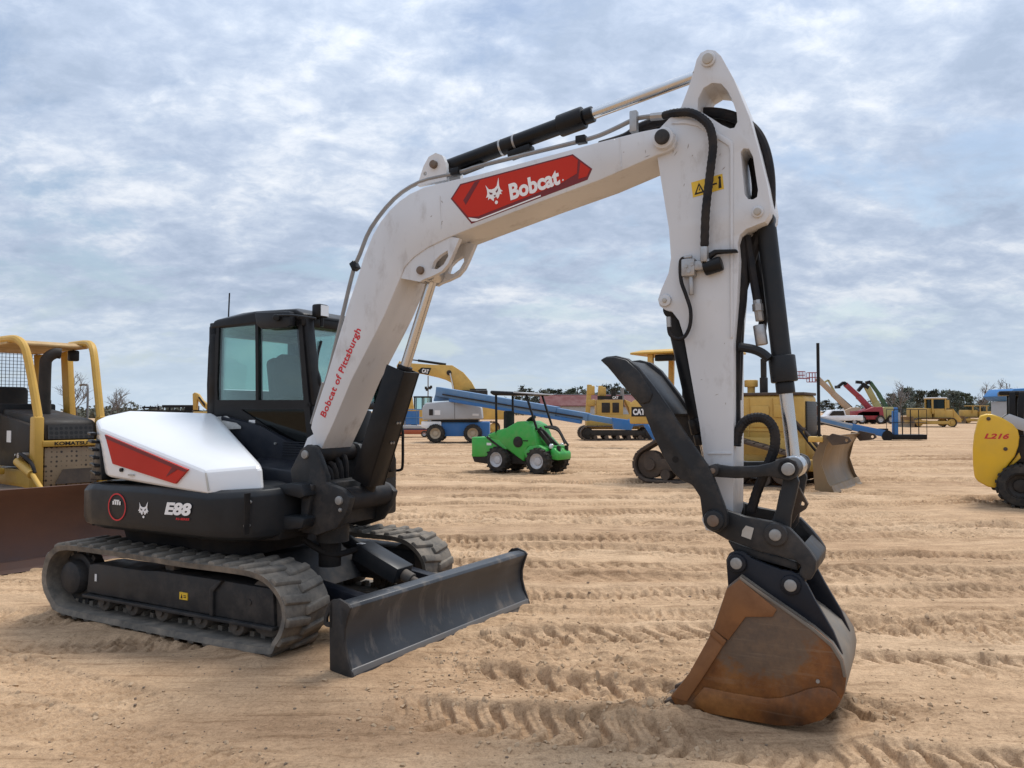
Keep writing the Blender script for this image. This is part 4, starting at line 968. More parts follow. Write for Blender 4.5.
# --- thumb
th = [(600.7,359),(606,356.5),(615.4,355.5),(627,358.3),(638,367),(648.6,380.8),(657.4,392.5),(668,408),(681.8,429.6),(699.4,455),(710,470),(716,485),(722.7,502.7),(727,514.5),(727,526),(722,531),(714,533),(705.4,528),(702,516),(699.5,497),(691.7,485),(680,480),(672,472),(662,455),(652.5,435.5),(641.8,408),(637,402),(625,388.6),(617,379),(607.6,367)]
dT = 4.53
b = H(); b.plate(TL(th, dT), dT, dT+.055, bev=.012)
far = [(x, y) for x, y in th]; b.plate(TL(far, dT), 5.0, 5.05, bev=.008)
b.plate(TL([(600.7,360),(606,357.5),(615,357),(627,360),(640,372),(650,387),(653,394),(650,402),(642,404),(625,387),(608,367)], dT), dT-.016, dT+.004, bev=.010)
b.plate(TL([(606,358.5),(622,359.5),(640,374),(656,396),(668,414),(664,418),(640,390),(618,370)], dT), dT+.05, 5.01, bev=.008)
TH = b.build('thumb', a['char_dusty'], EX)
b = H(); pin(b, (714.5,520), 4.495, 5.18, .060, dT, .014); TB_ = b.build('pivot_boss', a['char_dusty'], TH)
b = H(); pin(b, (714.5,520), 4.482, 4.52, .034, dT, .006); b.build('pivot_pin', a['bolt'], TB_)
b = H(); c = T(675.5,459.5,dT); b.plate(circ(c,.020,14), dT-.001, dT+.01); b.build('hole', a['dark'], TH)
q0, q1 = V3(T(668,307,4.70), 4.85), V3(T(708,485,4.70), 4.85)
TC = cylinder('thumb_cylinder', q0, q1, .066, .035, (q1-q0).length*.72, .10, EX, a['black'], headr=1.1)

# --- linkage and coupler
b = H()
dl = 4.575
lk_ = [(708.5,470),(710,465.5),(714,463.6),(719,465),(730,466.5),(742,466.5),(756,466),(770,463),(780,459),(788,457.5),(796,461),(799.5,469),(796.5,477),(789,481),(780,479),(768,476.5),(750,478),(735,478.5),(720,477.5),(713,477)]
b.plate(TL(lk_, dl), dl, dl+.055, bev=.014); b.plate(TL(lk_, dl), 5.07, 5.12, bev=.01); b.cyl(V3(T(788,469,dl),dl), V3(T(788,469,dl),5.14), .055)
LK = b.build('guide_link', a['char_dusty'], EX)
b = H(); pin(b, (713.5,470.5), dl-.025, dl+.02, .034, dl, .008); b.build('small_boss', a['char_dusty'], LK)
b = H(); pin(b, (713.5,470.5), dl-.032, dl, .017, dl, .004); b.build('bolt', a['bolt'], LK)
b = H(); pin(b, (788.5,469), dl-.03, dl+.05, .036, dl, .006); b.build('link_pin', a['pin'], LK)
b = H(); vl = [(783,478),(796,474),(799,482),(795,500),(791,516),(790,530),(780,545),(768,540),(770,524),(778,505)]
b.plate(TL(vl, 4.66), 4.66, 4.71, bev=.008); b.plate(TL(vl, 4.66), 5.0, 5.05, bev=.008); b.plate(TL([(780,490),(793,490),(787,520),(774,520)], 4.7), 4.70, 5.01); VLK = b.build('bucket_link', a['char_dusty'], EX)
b = H(); b.plate(TL([(794,485),(800,488),(803,494),(808.5,504),(806,509),(798,514),(793,523),(790,520),(795,500)], 4.85), 4.83, 4.87, holes=[circ(T(802.5,503.5,4.85), .014, 10)]); b.build('lifting_eye', a['brown_iron'], VLK)
cp = [(713,509),(727,510.5),(744.5,516.4),(760,519.5),(773.8,522),(789.4,528),(800,539),(810,551),(816.5,561),(815.5,572),(811,580),(804,580.5),(798,575),(801,566),(795,561),(777.7,556),(758,551.6),(742,545.5),(727,540),(713,532),(706,523),(707,513)]
dC = 4.60
b = H(); b.plate(TL(cp, dC), dC, dC+.05, bev=.012); b.plate(TL(cp, dC), 5.06, 5.11, bev=.012)
b.plate(TL([(726,541),(742,547),(760,553),(780,558),(796,563),(797,572),(780,567),(755,560),(733,553)], dC), dC+.03, 5.08, bev=.01)
b.plate(TL([(801,545),(812,556),(817,562),(815,573),(810,580),(806,577),(807,565)], dC), dC+.04, 5.07, bev=.012)
CPL = b.build('quick_coupler', a['char_dusty'], EX)
b = H(); pin(b, (776,534.3), dC-.03, dC+.04, .066, dC, .014); CBS = b.build('coupler_boss', a['char_dusty'], CPL)
b = H(); pin(b, (776,534.3), dC-.04, dC, .034, dC, .008); b.build('boss_pin', a['pin'], CBS)
b = H(); b.plate(TL([(742.5,530),(746,525.5),(754,528),(751,539.5),(741.5,536)], dC), dC-.004, dC); b.build('identification_plate', a['grey_tag'], CPL)
b = H(); b.plate(TL([(800,520),(812,535),(818,543),(814,549),(806,547),(796,535)], 5.09), 5.06, 5.11, bev=.006); b.build('rear_lug', a['char_dusty'], CPL)

# --- bucket
dK, dK2 = 4.52, 5.28
side_o = [(740,576),(760,590.5),(790.6,611.5),(814,628),(832.7,644),(843,660.7),(846.3,677),(844.5,693.6),(837.4,707.6),(823.4,718.5),(802,724.8),(776.5,724.2),(748.4,719.5),(706,711.5),(676,707),(670,697),(690,672.5),(704,646.7),(713,628),(727,587)]
b = H(); so_ = TL(side_o, dK)
b.plate(so_, dK, dK+.03, bev=.012, seg=3); b.plate(so_, dK2-.03, dK2, bev=.012, seg=3)
bk = TL(side_o[:15], dK); bk = [Vector((p[0], p[1])) for p in bk]
inn = []
for i, p in enumerate(bk):
    t_ = (bk[min(i+1,len(bk)-1)]-bk[max(i-1,0)]).normalized(); inn.append(p+Vector((t_.y, -t_.x))*.022)
cc = sum(bk, Vector((0,0)))/len(bk)
if (inn[5]-cc).length > (bk[5]-cc).length: inn = [p*2-q for p, q in zip(bk, inn)]
BK = b.build('bucket', a['rust'], EX, sharp=30)
b = H(); b.plate(TL([(740,576),(760,590.5),(790.6,611.5),(814,628),(832.7,644),(843,660.7),(846.3,677),(843.5,677),(840,661.5),(830.5,646.5),(812.5,631),(789.5,614.5),(759,593.5),(739.5,579)], dK), dK-.006, dK+.004, bev=.002); b.build('worn_edge', a['worn_steel'], BK)
b = H(); b.plate([tuple(p) for p in bk]+[tuple(p) for p in reversed(inn)], dK+.021, dK2-.021); b.build('back_shell', a['worn_steel'], BK)
b = H(); b.plate(TL([(740,579),(777,609),(773,616.5),(746,616.5),(728.5,640),(714,629),(727,588.5)], dK), dK-.014, dK+.002, bev=.005)
b.plate(TL([(712,632.5),(725,643),(708,670),(687.5,701),(672,696),(690,672)], dK), dK-.016, dK+.002, bev=.005)
b.plate(TL([(713,628),(727,640),(724,645),(710,633)], dK), dK-.024, dK+.002, bev=.005)
b.build('side_cutter', a['rust_edge'], BK)
b = H(); b.plate(TL([(692,701),(704.5,686.5),(732,692.4),(767,698),(781,697.5),(795,693.6),(808,688.5),(818.7,686.5),(829,688),(836,692),(840.5,699),(836,708.5),(823,719.3),(802,725.6),(776.5,725),(748,720.3),(706,712.3)], dK), dK-.012, dK+.002, bev=.005)
b.build('wear_plate', a['rust'], BK)
for k in range(5):
    b = H(); d = dK+.05+k*.165; p = T(676,701,dK); b.hull([(p[0]+.02,d-.035,p[1]+.03),(p[0]+.02,d+.035,p[1]+.03),(p[0]+.02,d-.035,p[1]-.02),(p[0]+.02,d+.035,p[1]-.02),(p[0]-.11,d-.034,p[1]-.035),(p[0]-.11,d+.034,p[1]-.035),(p[0]-.11,d-.034,p[1]-.06),(p[0]-.11,d+.034,p[1]-.06)], .006)
    b.build('tooth', a['brown_iron'], BK)
ear = [(726,560),(729,553.5),(735.7,550.6),(744,552.5),(752,558.5),(764,563.5),(781.6,570),(791,571.5),(800,576),(807,584.8),(815,600),(833,631),(843,655),(838,653),(832.7,644),(814,628),(790.6,611.5),(760,590.5),(740,576),(728,588)]
b = H(); dE = 4.58
b.plate(TL(ear, dE), dE, dE+.035, bev=.006); b.plate(TL(ear, dE), 5.07, 5.105, bev=.006)
b.plate(TL([(728,558),(736,555),(742,578),(728,586)], dE), dE+.03, 5.06)
ER = b.build('bucket_ear', a['navy'], BK)
for px in ((737,562.8),(791,584.8)):
    b = H(); pin(b, px, dE-.022, 5.09, .056, dE, .012); b.build('ear_boss', a['navy'], ER)
    b = H(); pin(b, px, dE-.03, dE, .034, dE, .006); b.build('ear_pin', a['pin'], ER)
b = H(); f, z = T(818,681,dK); b.cyl((f,dK-.012,z),(f,dK,z),.010,seg=10)
b.build('rivet', a['pin'], BK)
# ------------------------------------------------------------------ the other machines of the yard
def TRC(root, px, py, y=0.0):
    """pixel -> (x, z) on the lengthwise plane y of a machine"""
    rz = root.rotation_euler.z; fx = Vector((math.cos(rz), math.sin(rz), 0)); fy = Vector((-math.sin(rz), math.cos(rz), 0))
    r = ray(px, py); k = (root.location.dot(fy)+y)/r.dot(fy); p = r*k
    return (p-root.location).dot(fx), HC+p.z-root.location.z
def TRL(root, pts, y=0.0): return [TRC(root, px, py, y) for px, py in pts]
def textq(name, s, mat, parent, org, xd, yd, w, h, **k): return text(name, s, mat, parent, org, xd, yd, w, h, **k)
def wheel(parent, c, r, w, rim, side=-1, lugs=20, name='wheel'):
    """rim with its tyre; side: which end of the axle faces outward"""
    c = Vector(c); ax = Vector((0, side, 0)); b = B()
    b.lathe(c-ax*w*.35, ax, [(0,r*.40),(0,r*.58),(w*.78,r*.58),(w*.80,r*.54),(w*.62,r*.48),(w*.52,r*.30),(w*.62,r*.28),(w*.66,r*.12),(w*.66,.001)], 24)
    o = b.build(name, rim, parent)
    b = B(); b.lathe(c-ax*w*.5, ax, [(0,r*.60),(w*.02,r*.70),(w*.06,r*.88),(w*.16,r*.945),(w*.84,r*.945),(w*.94,r*.88),(w*.98,r*.70),(w,r*.60),(w*.9,r*.57),(w*.1,r*.57)], 28)
    for k in range(lugs):
        for s_, da in ((1, 0), (-1, math.pi/lugs)):
            an = 2*math.pi*k/lugs+da
            b.box(c+Vector((math.cos(an)*r*.955, s_*w*.24, math.sin(an)*r*.955)), (r*.09, w*.46, r*.12), ry=-an)
    b.build('tyre', M_['tyre'], o); return o
def arcloop(wheels, n=12):
    """belt round a convex row of wheels (x, z, r)"""
    pts = []
    for x, z, r in wheels: pts += [Vector((x+r*math.cos(t*2*math.pi/40), z+r*math.sin(t*2*math.pi/40))) for t in range(40)]
    h = geometry.convex_hull_2d(pts); return [(pts[i].x, pts[i].y) for i in h]
def crawler(parent, wheels, y0, y1, frame_mat, out, nshoe=36, th=.05, detail=True):
    b = B(); belt(b, arcloop(wheels), y0, y1, th, nseg=96, nlug=nshoe, lug_h=.035, style='plate'); tr = b.build('track', M_['brown_iron'], parent)
    b = B(); yc = (y0+y1)/2; w = (y1-y0)
    for x, z, r in wheels: b.cyl((x, yc-w*.28, z), (x, yc+w*.28, z), r*.82, seg=20, bev=.02); b.cyl((x, yc-w*.4, z), (x, yc+w*.4, z), r*.35, seg=14)
    x0 = min(q[0] for q in wheels); x1 = max(q[0] for q in wheels); r = wheels[0][2]
    b.box(((x0+x1)/2, yc, r*1.0), (x1-x0, w*.6, r*.7), bev=.02)
    b.build('track_frame', frame_mat, tr)
    if detail:
        for k in range(5):
            x = x0+(x1-x0)*(k+.7)/5.4; b = B(); b.cyl((x, yc-w*.42, r*.42), (x, yc+w*.42, r*.42), r*.30, seg=14); b.build('track_roller', M_['brown_iron'], tr)
    return tr
def curved_blade(parent, x, hw, h, mat, depth=.22, name='blade', M=None, lugs=False):
    pr = [(x+depth*.9*(1-4*(t-.5)**2*-1)*0+x*0 + (-depth*(1-(2*t-1)**2)+ (.10 if t < .06 else 0)+(.06*t)), t*h) for t in [i/10 for i in range(11)]]
    pr += [(p[0]-.07, p[1]) for p in reversed(pr)]
    b = B(M); b.plate(pr, -hw, hw, bev=.008); o = b.build(name, mat, parent)
    for s in (-1, 1):
        b = B(M); b.plate([(x-depth*.9-.1, .05),(x+.08, -.02),(x-depth*.30,.2*h),(x-depth*.75,.5*h),(x-depth*.4,.8*h),(x+.03,h),(x-.15,h+.02),(x-depth-.12,.6*h)], s*hw-.015, s*hw+.015); b.build('end_bit', mat, o)
    b = B(M); b.plate([(x+.075,-.03),(x+.0,.12*h),(x-.04,.12*h),(x+.03,-.03)], -hw*.995, hw*.995); b.build('cutting_edge', mat, o)
    return o
def pipe(parent, name, pts, r, mat, n=4, seg=8):
    b = B(); b.tube(pts, r, seg, n); return b.build(name, mat, parent)
def part(parent, name, mat, fn, sharp=32):
    b = B(); fn(b); return b.build(name, mat, parent, sharp=sharp)
Y_, YC, DK = M_['yellow'], M_['yellow_cat'], M_['dozer_black']

# --- dozer cut by the left edge of the picture
LD = thing('bulldozer', 'yellow and black dozer with rust-red blade and open canopy at the left edge', 'bulldozer', (-5.60, 9.78, 0), R(-38))
crawler(LD, [(-2.15,.40,.40),(.10,.40,.40)], -.95, -.55, Y_, -1); crawler(LD, [(-2.15,.40,.40),(.10,.40,.40)], .55, .95, Y_, 1)
bl = curved_blade(LD, .95, 1.42, .90, M_['rust_red'], .20)
for s in (-1, 1): pipe(LD, 'push_arm', [(-.9,s*.5,.45),(.72,s*.45,.42)], .07, Y_); part(LD, 'lift_cylinder', Y_, lambda b: (b.cyl((-.35,s*.47,1.12),(.1,s*.47,.98),.055), b.cyl((.1,s*.47,.98),(.72,s*.47,.62),.03)))
def lower(b):
    b.box((-1.05,0,.75),(1.7,.66,.5),bev=.02)
    for s in (-1,1):
        b.box((-.02,s*.385,1.22),(.16,.11,.92),bev=.02); b.plate([(-.55,1.0),(.0,1.0),(.0,1.62),(-.12,1.66),(-.20,1.28)], s*.36-.02, s*.36+.02, bev=.005)
    b.box((.025,0,1.345),(.10,.70,.075),bev=.012)
part(LD, 'chassis', Y_, lower)
hd_ = part(LD, 'engine_hood', DK, lambda b: (b.hull([(0,-.30,1.385),(0,.30,1.385),(-.03,-.32,1.60),(-.03,.32,1.60),(-.08,-.28,1.645),(-.08,.28,1.645),(-1.55,-.32,1.1),(-1.55,.32,1.1),(-1.55,-.31,1.80),(-1.55,.31,1.80)], .025, 2), b.plate([(-1.5,1.02),(-.30,1.05),(-.22,1.26),(-.18,1.57),(-1.5,1.74)], -.40, -.33, bev=.01), b.plate([(-1.5,1.02),(-.30,1.05),(-.22,1.26),(-.18,1.57),(-1.5,1.74)], .33, .40, bev=.01)))
part(hd_, 'upper_grille', M_['screen'], lambda b: b.hull([(.012,-.27,1.40),(.012,.27,1.40),(-.012,-.27,1.575),(-.012,.27,1.575),(-.02,-.27,1.40),(-.02,.27,1.40),(-.04,-.27,1.575),(-.04,.27,1.575)]))
part(LD, 'lower_grille', M_['screen_brown'], lambda b: b.box((.0,0,1.03),(.05,.62,.54),bev=.01))
part(LD, 'grille_guard', M_['brown_iron'], lambda b: b.hull([(.03,-.18,.86),(.03,.30,.86),(.03,-.10,1.02),(.03,.30,1.02),(.06,-.2,.84),(.06,.30,.84)]))
text('grille_lettering', 'KOMATSU', M_['letter_black'], LD, (.0765,-.22,1.322), (0,1,0), (0,0,1), .39, .046, bold=.03)
text('side_lettering', 'KOMATSU', M_['letter_white'], hd_, (-.66,-.4005,1.16), (1,0,0), (0,0,1), .25, .042, bold=.02)
part(hd_, 'tag', M_['tag_white'], lambda b: b.box((-.86,-.402,1.42),(.14,.006,.15)))
for s in (-1, 1):
    pipe(LD, 'canopy_sweep', [(-.02,s*.37,1.66),(-.07,s*.375,1.80),(-.20,s*.39,2.16),(-.34,s*.41,2.50),(-.47,s*.43,2.63),(-.68,s*.45,2.675),(-1.2,s*.46,2.68)], .050, Y_, 6, 10)
    part(LD, 'canopy_post', Y_, lambda b: b.bar((-1.30,s*.54,1.2),(-1.42,s*.50,2.60),.10,.13,.01)); part(LD, 'canopy_post', Y_, lambda b: b.bar((-2.3,s*.56,1.2),(-2.35,s*.50,2.60),.12,.14,.01))
    part(LD, 'sweep_bracket', M_['brown_iron'], lambda b: b.box((-.02,s*.37,1.64),(.07,.07,.10),bev=.008))
part(LD, 'canopy_roof', paint('rust_stained_canopy', (.50,.33,.14), .6, dirt=.8, dcol=(.20,.10,.055), scale=3), lambda b: b.hull([(x,y,z) for x in (-.72,-2.45) for y in (-.50,.50) for z in (2.605,2.64)]+[(x,y,2.685) for x in (-.9,-2.3) for y in (-.4,.4)], .015))
ex_ = pipe(LD, 'exhaust', [(-.75,-.03,1.6),(-.75,-.03,2.32),(-.745,-.01,2.45),(-.72,.07,2.52),(-.70,.14,2.52)], .072, M_['dozer_black'], 5, 14)
pipe(LD, 'air_inlet', [(-1.2,.12,1.6),(-1.2,.12,1.9)], .10, M_['dozer_black'], 2, 12)
def seatz(b): b.box((-1.95,0,1.45),(.5,.55,.18),bev=.04); b.box((-2.15,0,1.8),(.14,.52,.6),bev=.05); b.box((-1.45,0,1.55),(.2,.7,.6),bev=.03)
part(LD, 'seat', M_['seat'], seatz)
def meshscr(b):
    for k in range(21): b.box((-2.37,-.5+.05*k,2.05),(.006,.006,1.25))
    for k in range(25): b.box((-2.37,0,1.44+.05*k),(.006,1.0,.006))
part(LD, 'rear_screen', DK, meshscr)
part(LD, 'work_lamp', M_['black'], lambda b: (b.box((-1.0,.42,2.52),(.10,.13,.15),bev=.02), b.cyl((-1.0,.42,2.55),(-1.0,.42,2.68),.012)))
pipe(LD, 'grab_rail', [(-1.0,.62,1.5),(-1.0,.62,2.05),(-1.06,.62,2.12),(-1.2,.6,2.12)], .016, M_['pipe'])
for s in (-1, 1): part(LD, 'fender', Y_, lambda b: b.box((-1.5,s*.72,.98),(1.5,.5,.08),bev=.02))
pipe(LD, 'hydraulic_hose', [(-.5,-.45,1.15),(-.2,-.50,1.22),(.05,-.47,1.12),(.12,-.45,1.0)], .022, M_['hose']); part(LD, 'hose_joint', M_['steel'], lambda b: b.cyl((-.22,-.52,1.20),(-.22,-.40,1.20),.035))

# --- dozer in the middle distance, behind the arm
MD = thing('bulldozer', 'yellow canopied dozer behind the white arm, brown blade and black mast at its right', 'bulldozer', (5.67, 18.98, 0), R(-35))
wl_ = [(-1.98,.42,.42),(-1.02,1.02,.38),(1.30,.40,.40)]
for s in (-1, 1):
    crawler(MD, wl_, s*.915-.235, s*.915+.235, M_['brown_iron'], -1, 44); part(MD, 'track_guard', YC, lambda b: b.box((-.2,s*1.13,.42),(2.2,.05,.26),bev=.01))
bl = curved_blade(MD, 2.38, 1.42, 1.22, M_['dozer_blade'], .26)
for s in (-1, 1): part(bl, 'top_lug', M_['brown_iron'], lambda b: b.plate([(2.30,1.18),(2.42,1.27),(2.75,1.20),(2.80,1.12),(2.72,1.06),(2.42,1.02)], s*1.44-.03, s*1.44+.03, holes=[circ((2.70,1.13), .035, 10)]))
part(bl, 'mast', M_['black'], lambda b: b.cyl((2.14,-1.40,1.1),(2.14,-1.40,3.22),.034,seg=10))
part(bl, 'mast_foot', YC, lambda b: b.box((2.08,-1.36,1.14),(.30,.26,.12),bev=.02))
for s in (-1, 1):
    part(MD, 'push_arm', YC, lambda b: b.bar((-.2,s*.5,.62),(2.0,s*.55,.50),.20,.26,.02)); part(MD, 'lift_cylinder', M_['brown_iron'], lambda b: (b.cyl((1.15,s*.52,1.75),(1.6,s*.5,1.3),.07), b.cyl((1.6,s*.5,1.3),(2.02,s*.5,.8),.04)))
part(MD, 'chassis', YC, lambda b: (b.box((.3,0,.85),(2.7,1.1,.6),bev=.03), b.box((-1.35,0,1.15),(1.0,1.2,.6),bev=.04)))
mh = part(MD, 'engine_hood', YC, lambda b: (b.hull([(x,y,z) for x in (-.25,1.62) for y in (-.55,.55) for z in (1.1,2.05)]+[(x,y,2.12) for x in (-.25,1.58) for y in (-.5,.5)], .03), b.box((.35,-.56,1.6),(.02,.02,.9)), b.box((.9,-.56,1.6),(.02,.02,.9)), b.box((.6,-.565,1.30),(1.1,.03,.03)), b.box((1.1,-.57,1.75),(.3,.04,.3),bev=.01), b.box((.62,-.57,1.62),(.42,.03,.5),bev=.01)))
part(mh, 'hood_top', M_['brown_iron'], lambda b: b.box((.68,0,2.15),(1.9,1.12,.07),bev=.02))
part(mh, 'radiator_grille', M_['screen'], lambda b: b.box((1.64,0,1.55),(.05,.9,.85),bev=.01))
part(mh, 'hood_lamp', M_['black'], lambda b: b.box((1.25,-.56,2.03),(.26,.12,.16),bev=.02))
part(MD, 'exhaust', M_['dozer_black'], lambda b: (b.cyl((.62,-.25,2.1),(.62,-.25,3.0),.07,seg=12), b.cyl((.62,-.25,2.15),(.62,-.25,2.55),.095,seg=14,bev=.01)))
part(MD, 'pre_cleaner', YC, lambda b: (b.cyl((.30,-.2,2.1),(.30,-.2,2.35),.09,seg=12), b.cyl((.30,-.2,2.33),(.30,-.2,2.50),.16,seg=16,bev=.02)))
tq = TRL(MD, [(629,424),(628.5,404),(634,399.5),(668,399.5),(670,424)], -.72)
mt = part(MD, 'fuel_tank', YC, lambda b: b.hull([(x,y,z) for x,z in tq for y in (-.72,.72)], .05))
tq2 = TRL(MD, [(631.5,416.5),(631.5,407),(664,407),(664,416.5)], -.72); part(mt, 'black_panel', M_['letter_black'], lambda b: b.plate(tq2, -.728, -.70))
tq3 = TRL(MD, [(633,415),(645,415),(645,409)], -.73); text('lettering', 'CAT', M_['letter_white'], mt, (tq3[0][0],-.731,tq3[0][1]), (1,0,0), (0,0,1), tq3[1][0]-tq3[0][0], .16, bold=.05)
for x in (-2.15, -.45):
    for s in (-1, 1): part(MD, 'canopy_post', YC, lambda b: b.bar((x,s*.66,1.9),(x+.03,s*.66,3.20),.11,.14,.01))
part(MD, 'canopy_roof', M_['yellow'], lambda b: b.hull([(x,y,z) for x in (-2.62,-.15) for y in (-.85,.85) for z in (3.20,3.25)]+[(x,y,3.32) for x in (-2.4,-.35) for y in (-.6,.6)], .02))
part(MD, 'canopy_lamps', M_['black'], lambda b: b.box((-1.75,-.60,3.10),(.5,.2,.16),bev=.02))
part(MD, 'seat', M_['seat'], seatz_ := (lambda b: (b.box((-1.15,0,1.75),(.5,.55,.18),bev=.04), b.box((-1.4,0,2.1),(.14,.52,.6),bev=.05), b.box((-.35,0,1.95),(.2,.9,.5),bev=.03))))
for s in (-1, 1): part(MD, 'fender', YC, lambda b: b.box((-1.0,s*.86,1.48),(1.5,.45,.08),bev=.02))
pipe(MD, 'hydraulic_hose', [(1.2,-.58,1.55),(1.5,-.62,1.35),(1.75,-.6,1.0),(1.9,-.55,.8)], .03, M_['hose'])

# --- small green loader
GL = thing('compact_loader', 'bright green compact loader with black open canopy standing on the sand', 'loader', (.40, 22.05, 0), R(-33))
for x, sy in ((-.62,-.47),(-.62,.47),(.72,-.47),(.72,.47)): wheel(GL, (x, sy, .37), .37, .34, M_['rim_grey'], -1 if sy < 0 else 1, 16)
g_ = lambda pts: TRL(GL, pts, -.5)
part(GL, 'rear_body', M_['green'], lambda b: b.hull([(x,y,z) for x,z in g_([(471,437),(486,437),(499,440),(507,449),(489,457),(471,457)]) for y in (-.48,.48)]+[(x,y,z) for x,z in g_([(472,438)]) for y in (-.4,.4)], .04, 3))
part(GL, 'rear_bumper', DK, lambda b: b.hull([(x,y,z) for x,z in g_([(470,454),(487,456),(486,464),(473,462)]) for y in (-.46,.46)], .03))
gm_ = part(GL, 'main_body', M_['green'], lambda b: b.plate(g_([(486,435),(497,430),(505,428),(516,421.5),(523,421),(530,425),(534,434),(537,446),(527,447),(523,462),(512,454),(503,447),(492,440)]), -.47, .47, bev=.05, seg=3))
part(gm_, 'side_grille', DK, lambda b: b.lathe((*g_([(517.5,442)])[0][:1], -.50, g_([(517.5,442)])[0][1]), (0,1,0), [(0,.11),(.012,.155),(.05,.155)], 24))
part(GL, 'belly', DK, lambda b: b.box((.05,0,.42),(1.0,.7,.35),bev=.04))
part(GL, 'front_fender', M_['green'], lambda b: b.plate(g_([(526,460),(524,452),(529,446),(538,445),(545,449),(546,452),(537,449),(531,452)]), -.50, -.30, bev=.02))
def garm(b):
    b.bar((.70,-.16,.98),(1.18,-.12,.55),.16,.13,.02); b.bar((.70,.16,.98),(1.18,.12,.55),.16,.13,.02); b.hull([(1.02,y,z) for y in (-.36,.36) for z in (.42,.70)]+[(1.28,y,z) for y in (-.36,.36) for z in (.40,.60)]+[(1.12,y,.74) for y in (-.34,.34)], .04)
    b.box((.9,0,.62),(.5,.5,.35),bev=.05)
part(GL, 'loader_arm', M_['green'], garm)
part(GL, 'arm_cylinder', DK, lambda b: (b.bar((.55,-.22,1.22),(1.05,-.20,.66),.09,.11,.01), b.bar((.5,-.05,1.28),(1.1,-.05,.75),.07,.08,.01), b.tube([(.6,.1,1.3),(.95,.15,1.25),(1.2,.1,.95),(1.35,.05,.8)],.03), b.tube([(.7,-.1,1.3),(1.05,0,1.2),(1.3,-.05,.85)],.03)))
for s in (-1, 1): part(GL, 'headlight', M_['lens'], lambda b: b.cyl((.98,s*.30,.78),(1.05,s*.30,.77),.075,seg=14,bev=.01))
part(GL, 'seat', M_['seat'], lambda b: (b.box((-.38,0,1.18),(.45,.5,.14),bev=.04), b.box((-.58,0,1.48),(.12,.46,.55),bev=.05)))
for x0, z0, x1, z1, s in ((-.72,1.05,-.74,2.22,-1),(-.72,1.05,-.74,2.22,1),(.62,1.28,.28,2.2,-1),(.62,1.28,.28,2.2,1)): part(GL, 'canopy_post', M_['black'], lambda b: b.bar((x0,s*.44,z0),(x1,s*.44,z1),.05,.06,.008,up=(0,1,0)))
rf_ = part(GL, 'canopy_roof', M_['black'], lambda b: b.hull([(x,y,z) for x,z in ((-.92,2.26),(-.9,2.34),(.55,2.24),(.5,2.18),(-.8,2.2)) for y in (-.5,.5)], .03))
part(rf_, 'roof_panel', M_['lightgrey'], lambda b: b.hull([(x,y,z) for x,z in ((-.1,2.292),(.62,2.23),(.62,2.205),(-.1,2.26)) for y in (-.52,.52)], .006))
part(GL, 'steering_column', DK, lambda b: (b.bar((.35,0,1.25),(.2,0,1.5),.06,.06), b.lathe((.18,0,1.5),(-.4,0,.5),[(0,.16),(.03,.17),(.03,.13),(0,.13)],18)))
pipe(GL, 'rear_rail', [(-1.12,-.42,1.02),(-1.15,-.42,.35)], .02, DK)

part(GL, 'rear_grille', DK, lambda b: [b.box((-.98+.09*k, 0, 1.0), (.05,.72,.10), bev=.01) for k in range(5)])
part(GL, 'side_seam', DK, lambda b: (b.plate(g_([(487,436),(493,441),(505,450),(504,451),(492,442.5),(486,437.5)]), -.506, -.47), b.box((.28,-.475,.92),(.16,.02,.03))))
part(GL, 'loader_hose', M_['hose'], lambda b: (b.tube([(.5,-.3,1.25),(.8,-.34,1.2),(1.0,-.3,.9),(.95,-.28,.7)],.028), b.tube([(.45,.25,1.3),(.85,.3,1.28),(1.1,.22,.95)],.03)))
part(GL, 'tool_plate', DK, lambda b: (b.box((1.22,0,.52),(.06,.6,.22),bev=.02), b.box((1.2,-.22,.66),(.08,.08,.26)), b.box((1.2,.22,.66),(.08,.08,.26))))
part(GL, 'tag', M_['tag_white'], lambda b: b.box((-.95,-.485,.80),(.16,.01,.07)))
# --- boom lifts
def rails(b, x0, x1, y0, y1, z0, z1, r=.02, n=3, mid=True):
    for z in ((z1, (z0+z1)/2) if mid else (z1,)):
        for p, q in (((x0,y0),(x1,y0)),((x1,y0),(x1,y1)),((x1,y1),(x0,y1)),((x0,y1),(x0,y0))): b.cyl((*p,z),(*q,z),r,seg=6)
    for k in range(n+1):
        x = x0+(x1-x0)*k/n
        for y in (y0, y1): b.cyl((x,y,z0),(x,y,z1),r,seg=6)
BL = thing('boom_lift', 'blue boom lift with light grey engine cover and lowered boom, behind the green loader', 'boom lift', (-3.15, 43.3, 0), 0)
for x in (-1.05, 1.0):
    for s in (-1, 1): wheel(BL, (x, s*.95, .52), .52, .42, M_['rim_tan'], s, 16)
part(BL, 'chassis', M_['blue'], lambda b: b.hull([(x,y,z) for x in (-.65,1.9) for y in (-.75,.75) for z in (.35,1.15)]+[(-1.4,y,z) for y in (-.6,.6) for z in (.6,1.1)], .04))
part(BL, 'counterweight', M_['letter_white'], lambda b: b.hull([(x,y,z) for x in (-1.85,-.75) for y in (-.9,.9) for z in (.85,1.18)]+[(-1.2,-.9,.65),(-1.2,.9,.65)], .05))
gc = part(BL, 'engine_cover', M_['grey_cover'], lambda b: (b.hull([(x,y,z) for x,z in ((-1.78,1.25),(-1.8,1.95),(-1.6,2.2),(-.4,2.28),(.45,2.28),(1.45,1.98),(1.52,1.3)) for y in (-1.0,1.0)], .08, 3)))
part(gc, 'seam', M_['dozer_black'], lambda b: b.box((.0,-1.003,1.78),(.02,.01,.95)))
